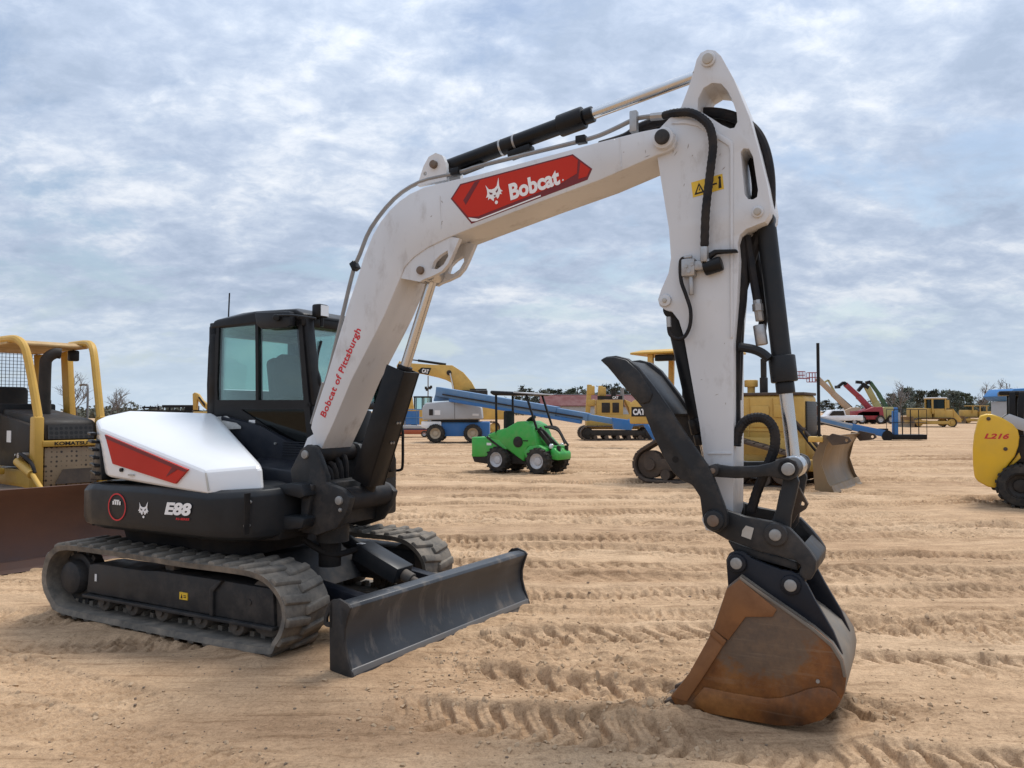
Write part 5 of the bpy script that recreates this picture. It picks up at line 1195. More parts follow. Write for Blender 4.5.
part(gc, 'tag', M_['tag_white'], lambda b: b.box((-.95,-1.006,1.66),(.32,.012,.26))); part(gc, 'tag', M_['tag_white'], lambda b: b.box((1.15,-1.006,1.55),(.35,.012,.12))); part(gc, 'tag', M_['dozer_black'], lambda b: b.box((-1.3,-1.004,1.68),(.22,.012,.34)))
part(BL, 'turntable', M_['black'], lambda b: b.box((0,0,1.2),(2.6,1.7,.14),bev=.02))
part(BL, 'boom_pivot', M_['blue_light'], lambda b: (b.hull([(x,y,z) for x,z in ((-1.25,2.3),(-1.05,3.0),(-.1,2.98),(.1,2.35)) for y in (-.35,.35)], .04), b.cyl((-.65,-.42,2.7),(-.65,.42,2.7),.10,seg=14)))
A0 = Vector((-1.0,-.25,2.85)); A1 = Vector((8.2,-6.6,1.22)); uu = (A1-A0)
for k0, k1, w_, h_, nm in ((0,.70,.40,.50,'boom_section'),(.68,.86,.32,.38,'boom_section'),(.85,1.0,.24,.28,'boom_section')): part(BL, nm, M_['blue_light'], lambda b: b.bar(A0+uu*k0, A0+uu*k1, w_, h_, .015))
part(BL, 'boom_side_rail', M_['blue'], lambda b: b.bar(A0+uu*.08+Vector((0,-.1,-.36)), A0+uu*.82+Vector((0,-.1,-.30)), .22, .18, .01)); part(BL, 'energy_chain', DK, lambda b: b.bar(A0+uu*.05+Vector((-.16,-.23,-.10)), A0+uu*.84+Vector((-.14,-.20,-.06)), .03, .08))
def bhead(b):
    e = A0+uu*.99; b.hull([e+Vector(q) for q in ((-.2,-.3,.2),(.9,-.3,.05),(-.1,-.3,-.35),(.7,-.3,-.4),(-.2,.3,.2),(.9,.3,.05),(-.1,.3,-.35),(.7,.3,-.4))], .03); b.bar(e+Vector((.6,0,-.05)), e+Vector((1.5,-.3,.05)), .3, .35, .03); b.bar(e+Vector((1.3,-.3,0)), e+Vector((1.9,-.5,-1.0)), .2, .2, .02)
part(BL, 'jib_head', M_['blue'], bhead)

BR = thing('boom_lift', 'boom lift with its empty basket low on the ground, right of the brown blade', 'boom lift', (14.4, 46.6, 0), 0)
for x in (-1.2, 1.2):
    for s in (-1, 1): wheel(BR, (x, s*1.0, .5), .5, .4, M_['rim_tan'], s, 12)
part(BR, 'chassis', M_['blue'], lambda b: b.box((0,0,.8),(3.2,1.6,.6),bev=.05)); part(BR, 'engine_cover', M_['grey_cover'], lambda b: b.hull([(x,y,z) for x,z in ((-1.6,1.2),(-1.6,2.0),(1.4,1.2),(1.2,1.9)) for y in (-1,1)], .06))
q0 = TRL(BR, [(752,402.5),(851,427),(884,433.5)], -.3); C3 = lambda p: Vector((p[0], -.3, p[1]))
part(BR, 'boom_section', M_['lightgrey'], lambda b: b.bar(C3(q0[0]), C3(q0[1]), .32, .36, .015)); part(BR, 'boom_side_stripe', M_['blue_light'], lambda b: b.bar(C3(q0[0])+Vector((0,-.17,-.02)), C3(q0[1])+Vector((0,-.17,-.02)), .02, .20)); part(BR, 'boom_section', M_['blue'], lambda b: b.bar(C3(q0[1])-(C3(q0[1])-C3(q0[0]))*.03, C3(q0[2]), .26, .40, .015)); part(BR, 'boom_underside', DK, lambda b: b.bar(C3(q0[0])+Vector((0,0,-.22)), C3(q0[1])+Vector((0,0,-.22)), .2, .05))
qq = TRL(BR, [(886.5,435.5),(884,431),(878,428.5)], -.3)
part(BR, 'jib_joint', M_['black'], lambda b: (b.lathe((qq[0][0],-.45,qq[0][1]-.02),(0,1,0),[(0,.28),(.0,.33),(.12,.33),(.12,.28)],20), b.box((qq[1][0],-.2,qq[1][1]),(.5,.3,.3),bev=.03)))
bq = TRL(BR, [(892,440),(925.5,409.5)], -.3); bx0, bx1 = bq[0][0], bq[1][0]
bk_ = part(BR, 'basket', M_['black'], lambda b: (b.box(((bx0+bx1)/2,0,.19),(bx1-bx0,.9,.30),bev=.02), rails(b, bx0+.05, bx1-.02, -.45, .45, .3, bq[1][1], .018, 4)))
part(bk_, 'basket_post', M_['blue'], lambda b: b.box((bx0+.22,-.25,1.0),(.28,.25,1.5),bev=.02)); part(bk_, 'control_box', M_['lightgrey'], lambda b: b.box((bx0+.42,-.3,1.3),(.14,.2,.7),bev=.02))

# --- big yellow excavator far behind the blue lift
FX = thing('excavator', 'yellow excavator with arched boom rising behind the blue boom lift', 'excavator', (-3.6, 60, 0), 0)
crawler(FX, [(-1.4,.45,.45),(2.2,.45,.45)], -1.5, -.9, YC, -1, 30, detail=False); crawler(FX, [(-1.4,.45,.45),(2.2,.45,.45)], .9, 1.5, YC, 1, 30, detail=False)
part(FX, 'house', YC, lambda b: (b.hull([(x,y,z) for x,z in ((-1.2,1.1),(-1.2,2.6),(2.6,2.7),(3.2,2.4),(3.2,1.1)) for y in (-1.4,1.4)], .08), )); part(FX, 'house_top', DK, lambda b: (b.box((.7,-.5,3.0),(2.0,1.2,.7),bev=.05), b.box((1.0,-.6,3.42),(1.3,.1,.1))))
bo_ = part(FX, 'boom', YC, lambda b: b.plate(TRL(FX, [(400,367),(403,362.5),(412,363.5),(434.7,365),(452.5,365.5),(463.4,372.4),(471.6,382),(477,392),(455.5,392),(451.8,383),(446,380),(438,377.5),(422.4,374),(404,371.5)]), -.35, .35, bev=.03))
part(bo_, 'black_panel', M_['letter_black'], lambda b: b.plate(TRL(FX, [(418.5,371),(422,367.8),(431.8,368.2),(429,375),(420,373.4)]), -.37, -.34))
o0 = TRC(FX, 422.2, 372.9); o1 = TRC(FX, 429, 374); text('lettering', 'CAT', M_['letter_white'], bo_, (o0[0],-.372,o0[1]), (o1[0]-o0[0],0,o1[1]-o0[1]), (-(o1[1]-o0[1]),0,o1[0]-o0[0]), (o1[0]-o0[0]), .33, bold=.05)
s0, s1, s2 = TRL(FX, [(405,359),(418,360.5),(446,364.5)])
part(FX, 'stick_cylinder', M_['black'], lambda b: (b.cyl((s1[0],0,s1[1]),(s2[0],0,s2[1]),.10,seg=10), b.cyl((s0[0],0,s0[1]),(s1[0],0,s1[1]),.05,seg=8)))
part(FX, 'stick', YC, lambda b: b.plate(TRL(FX, [(400,361),(407,366),(411,388),(414,410),(409,412),(404,390),(397,366)]), -.25, .25, bev=.02))
s0, s1 = TRL(FX, [(450.5,373.5),(454.5,392)]); part(FX, 'boom_cylinder', M_['chrome'], lambda b: b.cyl((s0[0],-.45,s0[1]),(s1[0],-.45,s1[1]),.07,seg=10)); s2 = TRC(FX, 449.5, 373); part(bo_, 'pivot', M_['dozer_black'], lambda b: b.cyl((s2[0],-.42,s2[1]),(s2[0],.42,s2[1]),.2,seg=12))

LP = thing('light_mast', 'thin light mast with floodlights under the arched yellow boom', 'light mast', AT(428, 411, 85)*1, 0); LP.location.z = 0
sc_ = 85/769
part(LP, 'pole', M_['pipe'], lambda b: b.cyl((0,0,0),(0,0,1.75+35*sc_),.07,seg=8))
for dx, dz in ((-2.2,26),(-1.2,24.5),(1.8,26),(3,27)): part(LP, 'floodlight', M_['dozer_black'], lambda b: (b.box((dx*sc_,0,1.75+(dz-3)*sc_),(.24,.3,.32),bev=.03), b.bar((dx*sc_,0,1.75+(dz-3)*sc_),(0,0,1.75+(dz-4.5)*sc_),.05,.05)))
WL = thing('wheel_loader', 'dark glazed machine cab on wheels, half hidden behind the grey cover of the blue lift', 'loader', AT(423, 411, 66)*1, 0); WL.location.z = 0
sc_ = 66/769
part(WL, 'body', YC, lambda b: (b.hull([(x,y,z) for x,z in ((-1.6,.6),(-1.5,1.9),(1.6,1.9),(1.9,.6)) for y in (-.9,.9)], .06)))
cb_ = part(WL, 'cab', M_['black'], lambda b: (b.box((0,0,2.95),(1.5,1.4,.12),bev=.03), [b.box((x,y,2.3),(.09,.09,1.3)) for x in (-.66,0,.66) for y in (-.6,.6)], b.box((0,0,1.8),(1.45,1.35,.25))))
part(cb_, 'panes', M_['cabglass'], lambda b: b.box((0,0,2.35),(1.3,1.2,1.1)))
for x in (-1.2, 1.3):
    for s in (-1, 1): wheel(WL, (x, s*.9, .6), .6, .45, M_['rim_tan'], s, 10)
SL = thing('scissor_lift', 'low blue scissor lift with railing, seen left of the big wheel of the blue lift', 'scissor lift', AT(412, 411, 52)*1, 0); SL.location.z = 0
part(SL, 'base', M_['orange'], lambda b: b.box((0,0,.35),(2.6,1.2,.30),bev=.04)); part(SL, 'deck', M_['lightgrey'], lambda b: b.box((0,0,.68),(2.5,1.2,.2),bev=.03))
part(SL, 'folded_arms', M_['blue'], lambda b: b.box((0,0,.54),(2.2,.8,.12)))
part(SL, 'railing', M_['blue_light'], lambda b: rails(b, -1.2, 1.2, -.55, .55, .75, 1.85, .03, 3)); part(SL, 'control_panel', M_['blue'], lambda b: b.box((.1,-.5,1.3),(.9,.1,.9)))
for x in (-.9, .9):
    for s in (-1, 1): wheel(SL, (x, s*.55, .22), .22, .18, M_['lightgrey'], s, 6)

# --- tracked yellow machine behind the lowered boom
CD = thing('tracked_tractor', 'yellow tracked tractor with two short uprights, behind the lowered blue boom tip', 'tractor', AT(612, 411, 47)*1, 0); CD.location.z = 0
crawler(CD, [(-1.6,.42,.42),(2.0,.42,.42)], -1.15, -.6, DK, -1, 34); crawler(CD, [(-1.6,.42,.42),(2.0,.42,.42)], .6, 1.15, DK, 1, 34)
part(CD, 'body', M_['yellow_far'], lambda b: (b.box((.0,0,1.1),(3.2,1.2,.9),bev=.04), b.box((-.2,0,1.95),(1.6,1.2,.95),bev=.03), b.hull([(1.2,y,z) for y in (-.6,.6) for z in (1.4,2.1)]+[(.7,y,2.45) for y in (-.6,.6)]+[(1.75,y,2.0) for y in (-.6,.6)], .03)))
part(CD, 'hood_stripe', M_['letter_black'], lambda b: b.box((-.2,-.605,2.55),(1.5,.02,.22))); text('lettering', 'CAT', M_['letter_white'], CD, (-.05,-.619,2.48), (1,0,0), (0,0,1), .36, .16, bold=.05)
part(CD, 'grille', M_['dozer_black'], lambda b: (b.box((-.45,-.61,1.95),(.5,.03,.6),bev=.01), b.box((.15,-.61,1.95),(.4,.03,.6),bev=.01)))
part(CD, 'stack', M_['pipe'], lambda b: b.cyl((.60,-.2,2.0),(.60,-.2,3.15),.11,seg=10)); part(CD, 'cleaner', DK, lambda b: b.cyl((0.1,0,2.6),(.1,0,3.0),.16,seg=10))
for x, h_ in ((-1.4,3.35),(-.72,3.28)): part(CD, 'upright', M_['yellow_far'], lambda b: (b.bar((x-.12,-.3,1.5),(x,-.3,h_),.22,.28,.03), b.box((x+.10,-.3,h_-.35),(.42,.3,.55),bev=.06), b.box((x+.1,-.3,h_-1.1),(.5,.3,.4),bev=.06)))
part(CD, 'counterweight', M_['yellow_far'], lambda b: b.box((1.9,-.2,1.1),(.9,1.2,.45),bev=.08))

# --- yellow skid steer at the right edge
SS = thing('skid_steer', 'bright yellow skid steer loader cut by the right edge of the photo', 'skid steer', (9.95, 14.35, 0), R(-31))
dr = TRL(SS, [(980,416),(987,414),(992,414.2),(999,416.5),(1007,420),(1013.5,424),(1018,430),(1019.5,437),(1018.5,446),(1015,456),(1009,464),(1004,471),(1000,480),(997.5,488.5),(988,487),(978,481.5),(974.5,477),(973,465),(972.7,449),(974,436),(977,424)], -.72)
SD = part(SS, 'rear_side_panel', M_['yellow_skid'], lambda b: b.plate(dr, -.72, -.62, bev=.03, seg=3)); part(SS, 'rear_side_panel', M_['yellow_skid'], lambda b: b.plate(dr, .62, .72, bev=.03, seg=3))
part(SS, 'rear_door', M_['yellow_skid'], lambda b: b.plate(TRL(SS, [(979,421),(1005,423),(1010,440),(1000,474),(992,482),(980,478),(975,462),(975,440)], -.72), -.63, .63, bev=.02))
zz = TRL(SS, [(991.5,454.5),(1011,454.2),(984,421)], -.72)
o0, o1 = TRL(SS, [(984.2,437.6),(1009.5,439.5)], -.72)
text('model_lettering', 'L216', M_['letter_red'], SD, (o0[0],-.7215,o0[1]-.02), (1,0,0), (0,0,1), (o1[0]-o0[0]), .10, bold=.035, shear=.3)
for px in ((988.5,418.8),(1005.5,449)): q = TRC(SS, *px, -.72); part(SD, 'lock', M_['brown_iron'], lambda b: b.cyl((q[0],-.735,q[1]),(q[0],-.7,q[1]),.035,seg=12,bev=.006)); 
q = TRC(SS, 984.6, 420.5, -.72)
wc = TRC(SS, 1021, 479, -.85)
for x in (wc[0], wc[0]+1.15):
    for s in (-1, 1): wheel(SS, (x, s*.70, .40), .40, .30, DK, s, 18)
part(SS, 'inner_fender', M_['yellow_skid'], lambda b: b.plate(TRL(SS, [(1003,486),(998,488.5),(1003,474),(1009,465),(1016,456.5),(1019,452),(1021,458),(1012,466),(1007,474)], -.60), -.62, -.40, bev=.02))
part(SS, 'lower_body', DK, lambda b: b.box((wc[0]+.5,0,.55),(1.9,1.0,.55),bev=.04)); part(SS, 'upper_body', DK, lambda b: b.box((wc[0]+.45,0,1.05),(1.5,1.2,.5),bev=.04))
for px0, px1 in (((1012,421),(1012,392)),((1020,424),(1021.5,392))):
    c0, c1 = TRC(SS, *px0, -.55), TRC(SS, *px1, -.55); part(SS, 'cab_post', M_['black'], lambda b: b.bar((c0[0],-.55,c0[1]-.2),(c1[0],-.55,c1[1]),.10,.16,.01,up=(0,1,0))); part(SS, 'cab_post', M_['black'], lambda b: b.bar((c0[0],.55,c0[1]-.2),(c1[0],.55,c1[1]),.10,.16,.01,up=(0,1,0)))
part(SS, 'cab_roof', M_['black'], lambda b: b.box((wc[0]+.35,0,2.08),(1.3,1.2,.08),bev=.02))
for s in (-1, 1): part(SS, 'lift_arm', M_['lightgrey'], lambda b: b.plate([(wc[0]-.25,1.62),(wc[0]-.15,1.70),(wc[0]+.9,1.25),(wc[0]+1.9,.65),(wc[0]+1.85,.5),(wc[0]+.8,1.08),(wc[0]-.1,1.45)], s*.66-.05, s*.66+.05, bev=.015))

# --- blue canopy unit behind it
KT = thing('site_trailer', 'pale grey site trailer under a bright blue roof, behind the yellow skid steer', 'trailer', AT(1026, 411, 42)*1, 0); KT.location.z = 0
part(KT, 'wall', M_['lightgrey'], lambda b: b.box((.4,.4,1.4),(3.0,1.8,1.75),bev=.02)); part(KT, 'roof', M_['bluetarp'], lambda b: b.hull([(x,y,z) for x,z in ((-1.45,2.55),(-1.1,2.95),(-.5,2.98),(2.2,2.72),(2.2,2.25),(-1.15,2.30)) for y in (-.7,1.5)], .05))
tw = part(KT, 'window_frame', M_['letter_white'], lambda b: b.box((.75,-.51,1.95),(1.0,.04,.5))); part(tw, 'pane', M_['red_dark'], lambda b: b.box((.75,-.535,1.95),(.84,.02,.34)))
for x in (-.7, 1.4): wheel(KT, (x, -.4, .35), .35, .22, M_['lightgrey'], -1, 8)
part(KT, 'chassis', DK, lambda b: b.box((.4,.4,.45),(3.0,1.5,.14)))
BD_ = thing('blue_drum', 'blue drum standing on the sand right behind the brown dozer blade', 'drum', AT(804, 411, 38)*1, 0); BD_.location.z = 0
part(BD_, 'barrel', M_['blue'], lambda b: b.lathe((0,0,0),(0,0,1),[(0,.27),(.02,.30),(.3,.30),(.32,.315),(.34,.30),(.62,.30),(.64,.315),(.66,.30),(.90,.30),(.92,.28),(.90,.01)],24)); part(BD_, 'cap', DK, lambda b: b.cyl((.12,0,.9),(.12,0,.94),.05,seg=10))

# --- far row on the right
def far_dozer(lbl, px, Y, cab, s=1.0, grp=None):
    o = thing('bulldozer', lbl, 'bulldozer', (0,0,0), 0); p = AT(px, 411, Y); o.location = (p.x, p.y, 0)
    yf = M_['yellow_far']
    crawler(o, [(-1.75,.5,.5),(1.75,.5,.5)], -1.2, -.65, yf, -1, 26, detail=False); crawler(o, [(-1.75,.5,.5),(1.75,.5,.5)], .65, 1.2, yf, 1, 26, detail=False)
    part(o, 'body', yf, lambda b: (b.box((-1.2,0,1.45),(2.2,1.2,1.2),bev=.06), b.box((1.1,0,1.35),(2.0,1.5,1.0),bev=.06)))
    if cab:
        c = part(o, 'cab', yf, lambda b: ([b.box((x,y,2.3),(.14,.14,1.7)) for x in (-.1,1.3) for y in (-.7,.7)], b.box((.6,0,1.75),(1.4,1.4,.5)), b.box((.6,0,3.06),(1.65,1.6,.08)))); part(c, 'cab_roof', M_['tag_white'], lambda b: b.box((.6,0,3.17),(1.7,1.65,.12),bev=.03)); part(c, 'pane', M_['cabglass_dark'], lambda b: b.box((.6,0,2.5),(1.3,1.3,1.1)))
        part(o, 'ripper', yf, lambda b: (b.hull([(2.2,y,z) for y in (-.6,.6) for z in (.8,2.0)]+[(3.2,y,z) for y in (-.4,.4) for z in (.5,.9)], .04), b.box((1.9,0,2.5),(.3,.3,.9)))); part(o, 'stack', M_['dozer_black'], lambda b: b.cyl((1.9,.2,2.0),(1.9,.2,3.1),.12,seg=8))
    else:
        for x in (-.9,.2,1.2): part(o, 'canopy_post', yf, lambda b: b.box((x,-.7,2.1),(.14,.14,1.1)))
        part(o, 'canopy_roof', yf, lambda b: b.box((.1,0,2.68),(2.9,1.6,.1),bev=.03))
    curved_blade(o, 0, 1.9, 1.15, M_['dozer_blade'], .2, M=Matrix.Translation((-3.0,0,0)) @ Matrix.Rotation(math.pi,4,'Z')); part(o, 'push_arm', yf, lambda b: b.box((-2.2,-1.25,.6),(2.4,.16,.3)))
    o.scale = (s,)*3; return o
far_dozer('far yellow dozer with white-roofed cab in front of the right treeline', 930, 84, True)
far_dozer('farthest yellow dozer with open canopy, just left of the yellow skid steer', 976, 108, False, .92)
def lifter(name, lbl, cat, px, Y, pts, w, h, mat, headfn=None, body=None):
    """far machine with a raised boom traced along pixel points"""
    o = thing(name, lbl, cat, (0,0,0), 0); p = AT(px, 411, Y); o.location = (p.x, p.y, 0); k = Y/769
    b = B(); Q = TRL(o, pts)
    for i, (p0, p1) in enumerate(zip(Q[:-1], Q[1:])): b.bar((p0[0],0,p0[1]), (p1[0],0,p1[1]), w*(1-.12*i), h*(1-.12*i), .03)
    bo = b.build('boom', mat, o)
    bm_ = body or mat
    bp = Q[0][0]
    part(o, 'body', bm_, lambda b: (b.hull([(bp+x,y,z) for x,z in ((-2.6,.6),(-2.4,1.5),(-.2,2.3),(1.0,2.3),(1.2,.6)) for y in (-1,1)], .08)))
    for x in (-1.9, .6):
        for s in (-1, 1): wheel(o, (bp+x, s*1.0, .6), .6, .45, M_['lightgrey'], s, 8)
    return o, Q, bo
o, Q, bo = lifter('boom_lift', 'cream boom lift with a red basket raised high, left of the crimson telehandler', 'boom lift', 848, 118, [(851,411),(833,393.5),(817,378)], .5, .85, M_['lift_cream'])
q = TRL(o, [(808,382),(816.5,374)]); rl = part(o, 'basket', M_['far_red'], lambda b: (rails(b, q[0][0], q[1][0], -.5, .5, q[0][1], q[1][1]+.2, .05, 3), b.box(((q[0][0]+q[1][0])/2,0,q[0][1]),(q[1][0]-q[0][0],1,.1))))
q = TRL(o, [(798,379),(804,371.5)]); part(o, 'far_basket', M_['far_red'], lambda b: (rails(b, q[0][0], q[1][0], -.4, .4, q[0][1], q[1][1], .05, 2), b.bar((q[0][0],0,q[0][1]+.1),(q[1][0]+.9,0,q[0][1]+.05),.15,.15)))
q = TRL(o, [(824,383),(829,380),(836,393)]); part(bo, 'upper_link', M_['tele_yellow'], lambda b: (b.bar((q[0][0],.3,q[0][1]),(q[1][0],.3,q[1][1]),.2,.25), b.bar((q[1][0],.3,q[1][1]),(q[2][0],.3,q[2][1]),.2,.25)))
q = TRL(o, [(836,395),(853,410)]); part(bo, 'rear_link', M_['dozer_black'], lambda b: b.bar((q[0][0],.6,q[0][1]+.3),(q[1][0],.6,q[1][1]+.3),.3,.5))
o, Q, bo = lifter('telehandler', 'crimson telehandler with its boom raised and black fork head', 'telehandler', 868, 104, [(872,411),(858,396),(845,384)], .45, .70, M_['far_red'])
q = TRL(o, [(846,384.5),(843.5,382.5),(837.5,387)]); part(o, 'fork_head', M_['black'], lambda b: (b.bar((q[0][0],0,q[0][1]),(q[1][0],0,q[1][1]),.4,.4), b.bar((q[1][0],0,q[1][1]),(q[2][0],0,q[2][1]),.4,.35), b.box((q[2][0],0,q[2][1]),(.3,1.2,.4))))
part(o, 'frame', M_['far_red'], lambda b: b.box((Q[0][0]-1.0,0,1.4),(3.2,2.0,.7),bev=.08))
o, Q, bo = lifter('telehandler', 'pale yellow telehandler with its boom raised steeply and a black fork head', 'telehandler', 880, 106, [(883,417),(875,402),(867,387)], .5, .85, M_['tele_yellow'])
q = TRL(o, [(868,388),(862,384),(858,391),(856,382)]); part(o, 'fork_head', M_['black'], lambda b: (b.bar((q[0][0],0,q[0][1]),(q[1][0],0,q[1][1]),.5,.5), b.bar((q[1][0],0,q[1][1]-.3),(q[2][0],0,q[2][1]),.4,.4), b.bar((q[1][0],0,q[1][1]+.2),(q[3][0],0,q[3][1]),.4,.4)))
o, Q, bo = lifter('telehandler', 'dark green telehandler boom standing up behind the pale yellow one', 'telehandler', 886, 116, [(888,411),(878,393),(870,382)], .4, .55, M_['green_dark'], None, M_['blue'])
q = TRL(o, [(870,382),(866,383)]); part(o, 'fork_head', M_['black'], lambda b: b.bar((q[0][0],0,q[0][1]),(q[1][0],0,q[1][1]),.5,.5))
PU = thing('pickup_truck', 'white pickup truck parked in front of the raised booms', 'pickup truck', AT(837, 411, 98)*1, 0); PU.location.z = 0
part(PU, 'body', M_['pickup'], lambda b: (b.hull([(x,y,z) for x,z in ((-2.9,.5),(-2.9,1.05),(-1.6,1.15),(2.9,1.2),(2.9,.55)) for y in (-.95,.95)], .08), b.hull([(x,y,z) for x,z in ((-1.7,1.1),(-1.0,1.88),(.6,1.9),(.85,1.15)) for y in (-.85,.85)], .08)))
part(PU, 'side_window', M_['dozer_black'], lambda b: b.plate([(-1.35,1.2),(-.9,1.75),(.45,1.77),(.6,1.22)], -.93, -.80))
for x in (-1.9, 1.8):
    for s in (-1, 1): wheel(PU, (x, s*.82, .40), .40, .26, M_['lightgrey'], s, 8)
OM = thing('track_loader', 'orange machine beside a pale yellow slab of plant, just right of the chromed rod', 'loader', AT(808, 411, 96)*1, 0); OM.location.z = 0
part(OM, 'body', M_['orange'], lambda b: (b.hull([(x,y,z) for x,z in ((-.4,.6),(-.3,2.2),(1.1,2.4),(1.3,.6)) for y in (-.8,.8)], .06))); part(OM, 'boom', DK, lambda b: (b.bar((-1.3,-.9,2.6),(.3,-.9,2.3),.2,.35,.03), b.bar((-.2,.5,2.3),(.6,.5,2.9),.2,.3,.03)))
part(OM, 'rear_unit', M_['yellow_far'], lambda b: b.hull([(x,y,z) for x,z in ((-1.6,.8),(-1.6,3.3),(.9,3.4),(.9,2.6),(-.3,2.5),(-.3,.8)) for y in (.9,2.2)], .05))
for s in (-1, 1): crawler(OM, [(-1.2,.4,.4),(1.3,.4,.4)], s*.7-.2, s*.7+.2, DK, 1, 20, detail=False)

# --- far left, above the hood of the excavator
FE = thing('mini_excavator', 'small yellow excavator with folded arm, far behind the white hood', 'excavator', AT(203, 411, 62)*1, 0); FE.location.z = 0
part(FE, 'boom', M_['yellow_far'], lambda b: b.plate(TRL(FE, [(194,410),(193.5,394),(195.5,392.5),(199,394),(203,400),(209,405),(209,411),(203,406),(198,399),(197,410)]), -.2, .2, bev=.02)); part(FE, 'arm_hoses', M_['dozer_black'], lambda b: b.plate(TRL(FE, [(199,397),(201,397),(206,404),(206,407)]), -.25, -.2))
part(FE, 'house', M_['yellow_far'], lambda b: b.box((.6,0,1.2),(2.2,1.6,1.0),bev=.06))
for s in (-1, 1): crawler(FE, [(-.8,.3,.3),(1.4,.3,.3)], s*.7-.2, s*.7+.2, DK, 1, 20, detail=False)
BT = thing('flatbed_trailer', 'low black flatbed trailer with racks, far behind the white hood', 'trailer', AT(170, 411, 66)*1, 0); BT.location.z = 0
part(BT, 'bed', M_['black'], lambda b: (b.box((0,0,1.75),(4.6,2,.14)), b.box((.9,-.6,2.15),(2.6,.1,.22)), b.box((1.9,0,1.95),(.8,1.2,.5),bev=.05), b.box((-1.6,-.4,2.05),(1.2,.1,.16)), b.box((0.0,0,1.95),(.12,.12,.5)), b.box((-1.0,0,1.95),(.12,.12,.5)))); 
for x in (-1.2, 1.2):
    for s in (-1, 1): wheel(BT, (x, s*.9, .45), .45, .3, M_['lightgrey'], s, 8)
part(BT, 'chassis', M_['black'], lambda b: b.box((0,0,1.1),(4.2,1.2,1.2),bev=.04))

# --- barn
BA = thing('barn', 'long low barn with faded red metal roof, far behind the blue boom', 'barn', AT(596, 411, 205)*1, 0); BA.location.z = 0
part(BA, 'wall', M_['lightgrey'], lambda b: b.box((0,5,1.7),(29,9.6,3.4)))
part(BA, 'roof', M_['roof_red'], lambda b: b.plate([(-.4,3.2),(5,6.25),(10.4,3.2),(10.4,3.0),(5,6.0),(-.4,3.0)], -14.8, 14.8, ax='x'))
part(BA, 'ridge_cap', M_['lightgrey'], lambda b: b.box((0,5,6.28),(29.6,.5,.10))); part(BA, 'door', M_['dozer_black'], lambda b: b.box((3,.18,1.4),(5,.06,2.7)))

# --- trees
def bare_tree(name, h, seed):
    rt = random.Random(seed); t = thing(name, '', 'tree'); b = B(); tw = B()
    def grow(B_, p, d, L, r, lev):
        pts = [p]; q = p.copy(); dd = d.copy()
        for i in range(3):
            dd = (dd+Vector((rt.gauss(0,.16),rt.gauss(0,.16),rt.gauss(.05,.08)))).normalized(); q = q+dd*L/3; pts.append(q.copy())
        B_.tube(pts, r, 4 if lev else 6, 1, smooth=False)
        if lev >= 3: return
        for k in range(5 if lev else 7):
            f = rt.uniform(.3, 1) if lev else rt.uniform(.35, 1)
            i = min(int(f*3), 2); base = pts[i].lerp(pts[i+1], f*3-i)
            a_ = rt.uniform(0, 6.28); nd = (dd*.9+Vector((math.cos(a_), math.sin(a_), .25))*rt.uniform(.55, 1.0)).normalized()
            grow(tw if lev >= 0 else B_, base, nd, L*rt.uniform(.45,.68), r*.5, lev+1)
    grow(b, Vector((0,0,0)), Vector((0,0,1)), h*.62, h*.018, 0)
    b.build('trunk', M_['bark'], t); tw.build('crown', M_['twig'], t); return t
def pine(name, h, seed, mat, round_=False):
    rt = random.Random(seed); t = thing(name, '', 'tree'); b = B(); b.tube([(0,0,0),(.1,0,h*.5),(0,.1,h*.95)], h*.014, 5, 2)
    bb = B(); cl = []
    n = 24
    for k in range(n):
        z = h*(rt.uniform(.22,.98)); rr = h*.21*(1.15-(z/h-.3)*1.15) if not round_ else h*.36*math.sqrt(max(.05, 1-((z/h-.62)/.42)**2))
        a_ = rt.uniform(0,6.28); q = rt.uniform(.25,1)*rr; c = Vector((math.cos(a_)*q, math.sin(a_)*q, z)); cl.append((c, h*rt.uniform(.05,.11)))
        b.tube([(0,0,z*.9),c], h*.004, 4, 1)
    for c, s in cl:
        for _ in range(46):
            v = Vector((rt.gauss(0,1),rt.gauss(0,1),rt.gauss(0,.6)))*s*.62+c; e = Vector((rt.gauss(0,1),rt.gauss(0,1),rt.gauss(0,1))).normalized(); f = e.orthogonal()
            l = h*rt.uniform(.013,.028); bb.quad(v-e*l-f*l*.5, v+e*l-f*l*.5, v+e*l+f*l*.5, v-e*l+f*l*.5)
    b.build('trunk', M_['bark'], t); m_ = bb.bm
    bb.build('crown', mat, t); return t
PROT = {'pine': [pine('pine_tree', 10, 1, M_['pine']), pine('pine_tree', 10, 2, M_['pine_b']), pine('pine_tree', 10, 3, M_['pine'], True)],
        'bare': [bare_tree('bare_tree', 10, 11), bare_tree('bare_tree', 10, 12)], 'bush': [pine('round_tree', 10, 21, M_['bush'], True)]}
used = set()
def plant(kind, i, px, top, Y, lbl, grp=None, wide=1.0):
    o = PROT[kind][i % len(PROT[kind])]
    if o.name in used: o = dup(o)
    used.add(o.name); p = AT(px, 411, Y); s = (HC+(411-top)*Y/769)/10
    o.location = (p.x, p.y, 0); o.rotation_euler = (0,0,(px*1.7) % 6.28); o.scale = (s*wide, s*wide, s); o['label'] = lbl
    if grp: o['group'] = grp
rt = random.Random(77)
PR = 'dark pine in the far treeline on the right, above the yellow dozers'
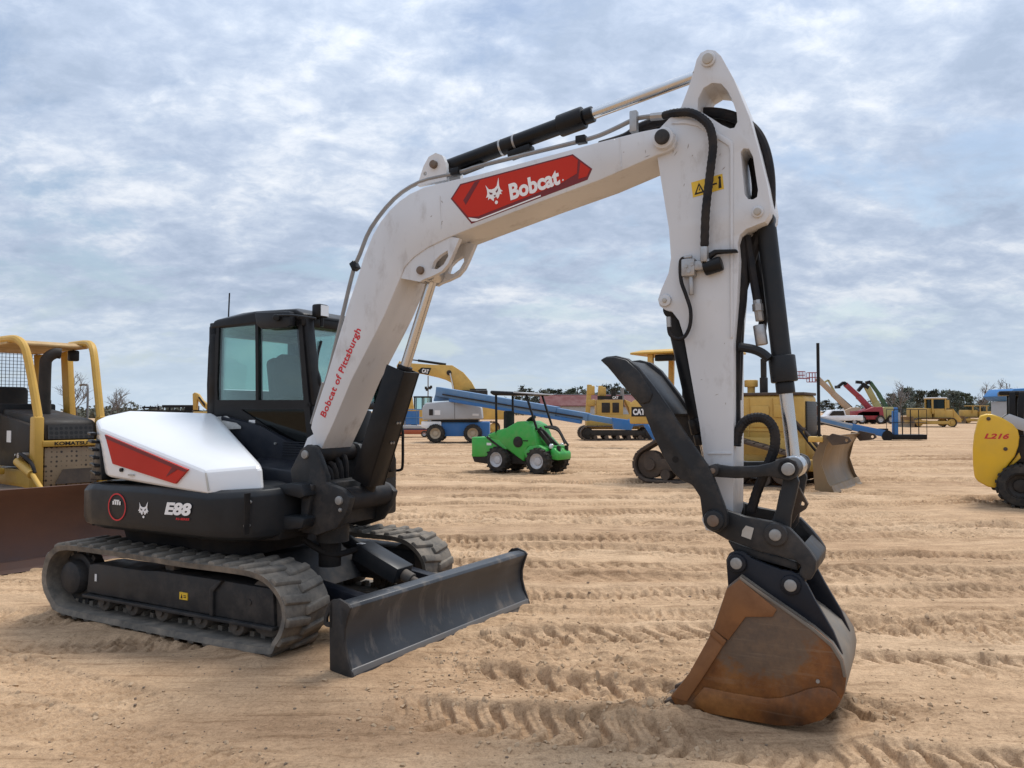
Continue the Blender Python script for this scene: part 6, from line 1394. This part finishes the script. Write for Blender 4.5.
for px, top in ((884,400),(890,392),(897,395),(903,389),(909,388),(914,392),(921,390),(926,391),(932,389),(937,392),(943,388),(949,391),(955,389),(960,390),(966,394),(972,396),(980,399),(988,397),(995,394),(1003,391),(1010,394),(1016,388),(1022,389)):
    plant('pine', rt.randint(0,2), px+rt.uniform(-1.5,1.5), top+rt.uniform(-1,1.5), rt.uniform(250,330), PR, 'pines in the far treeline on the right', rt.uniform(.9,1.3))
PCN = 'dark pine in the far row behind the red-roofed barn'
for px, top in ((516,392),(524,386),(531,388),(537,391),(544,389),(550,389),(557,388),(563,391),(570,390),(577,386),(584,391),(591,389),(604,388),(611,384),(616,387),(622,390),(629,388),(637,390),(644,391),(651,390)):
    plant('pine', rt.randint(0,2), px+rt.uniform(-1,1), top+rt.uniform(-1,1), rt.uniform(290,350), PCN, 'pines behind the barn', rt.uniform(.9,1.2))
for px, top in ((820,402),(826,400),(832,403),(841,402)): plant('pine', 1, px, top, 300, 'low dark pine on the horizon above the white pickup', 'pines above the white pickup', 1.6)
for k, (px, top, Y, lb) in enumerate(((900,382,240,'tall bare tree in the right treeline, above the empty blue basket'),(977,382,235,'wide bare tree in the right treeline, between the two far dozers and the blue roof'),(1003,380,240,'tall bare tree above the left edge of the blue roof'),(893,388,260,'small bare tree at the left end of the right treeline'),
    (78,374,150,'large bare tree seen through the canopy of the left dozer'),(110,388,160,'bare tree just right of the left dozer canopy'),(119,389,165,'bare tree left of the round dark tree above the white hood'),(62,392,170,'small bare tree behind the rear canopy post of the left dozer'),(157,404,180,'tiny bare tree above the middle of the white hood'))):
    plant('bare', k, px, top, Y, lb, None, 1.15)
plant('bush', 0, 131, 401, 140, 'round dark tree above the left end of the white hood', None, 1.0)

# brush at the foot of the far trees: reads as one mass
def brush(x0, x1, Y, top, seed, n):
    rt = random.Random(seed); b = B(); k = Y/769
    for i in range(n):
        px = rt.uniform(x0, x1); X = (px-512)*k; hh = (HC+(411-top)*k)*(.45+.55*rt.random())*(.75+.25*math.sin(px*.31+seed)); yy = Y+rt.uniform(-6, 10)
        for _ in range(30):
            c = Vector((X+rt.gauss(0, 1.3), yy+rt.gauss(0, 1.3), hh*rt.random()**.8)); e = Vector((rt.gauss(0,1),rt.gauss(0,1),rt.gauss(0,1))).normalized(); f = e.orthogonal(); l = rt.uniform(.18,.42)
            b.quad(c-e*l-f*l*.5, c+e*l-f*l*.5, c+e*l+f*l*.5, c-e*l+f*l*.5)
    return b
for x0, x1, Y, top, seed, n, lb in ((866, 1060, 300, 397, 1, 420, 'grey-green brush at the foot of the right treeline'), (500, 672, 330, 395, 2, 330, 'dark brush along the far row behind the barn'), (60, 215, 190, 406, 3, 150, 'low grey brush on the horizon above the white hood')):
    tag(brush(x0, x1, Y, top, seed, n).build('far_brush', M_['pine_b'] if seed < 3 else M_['bush'], None), lb, 'brush', kind='stuff')
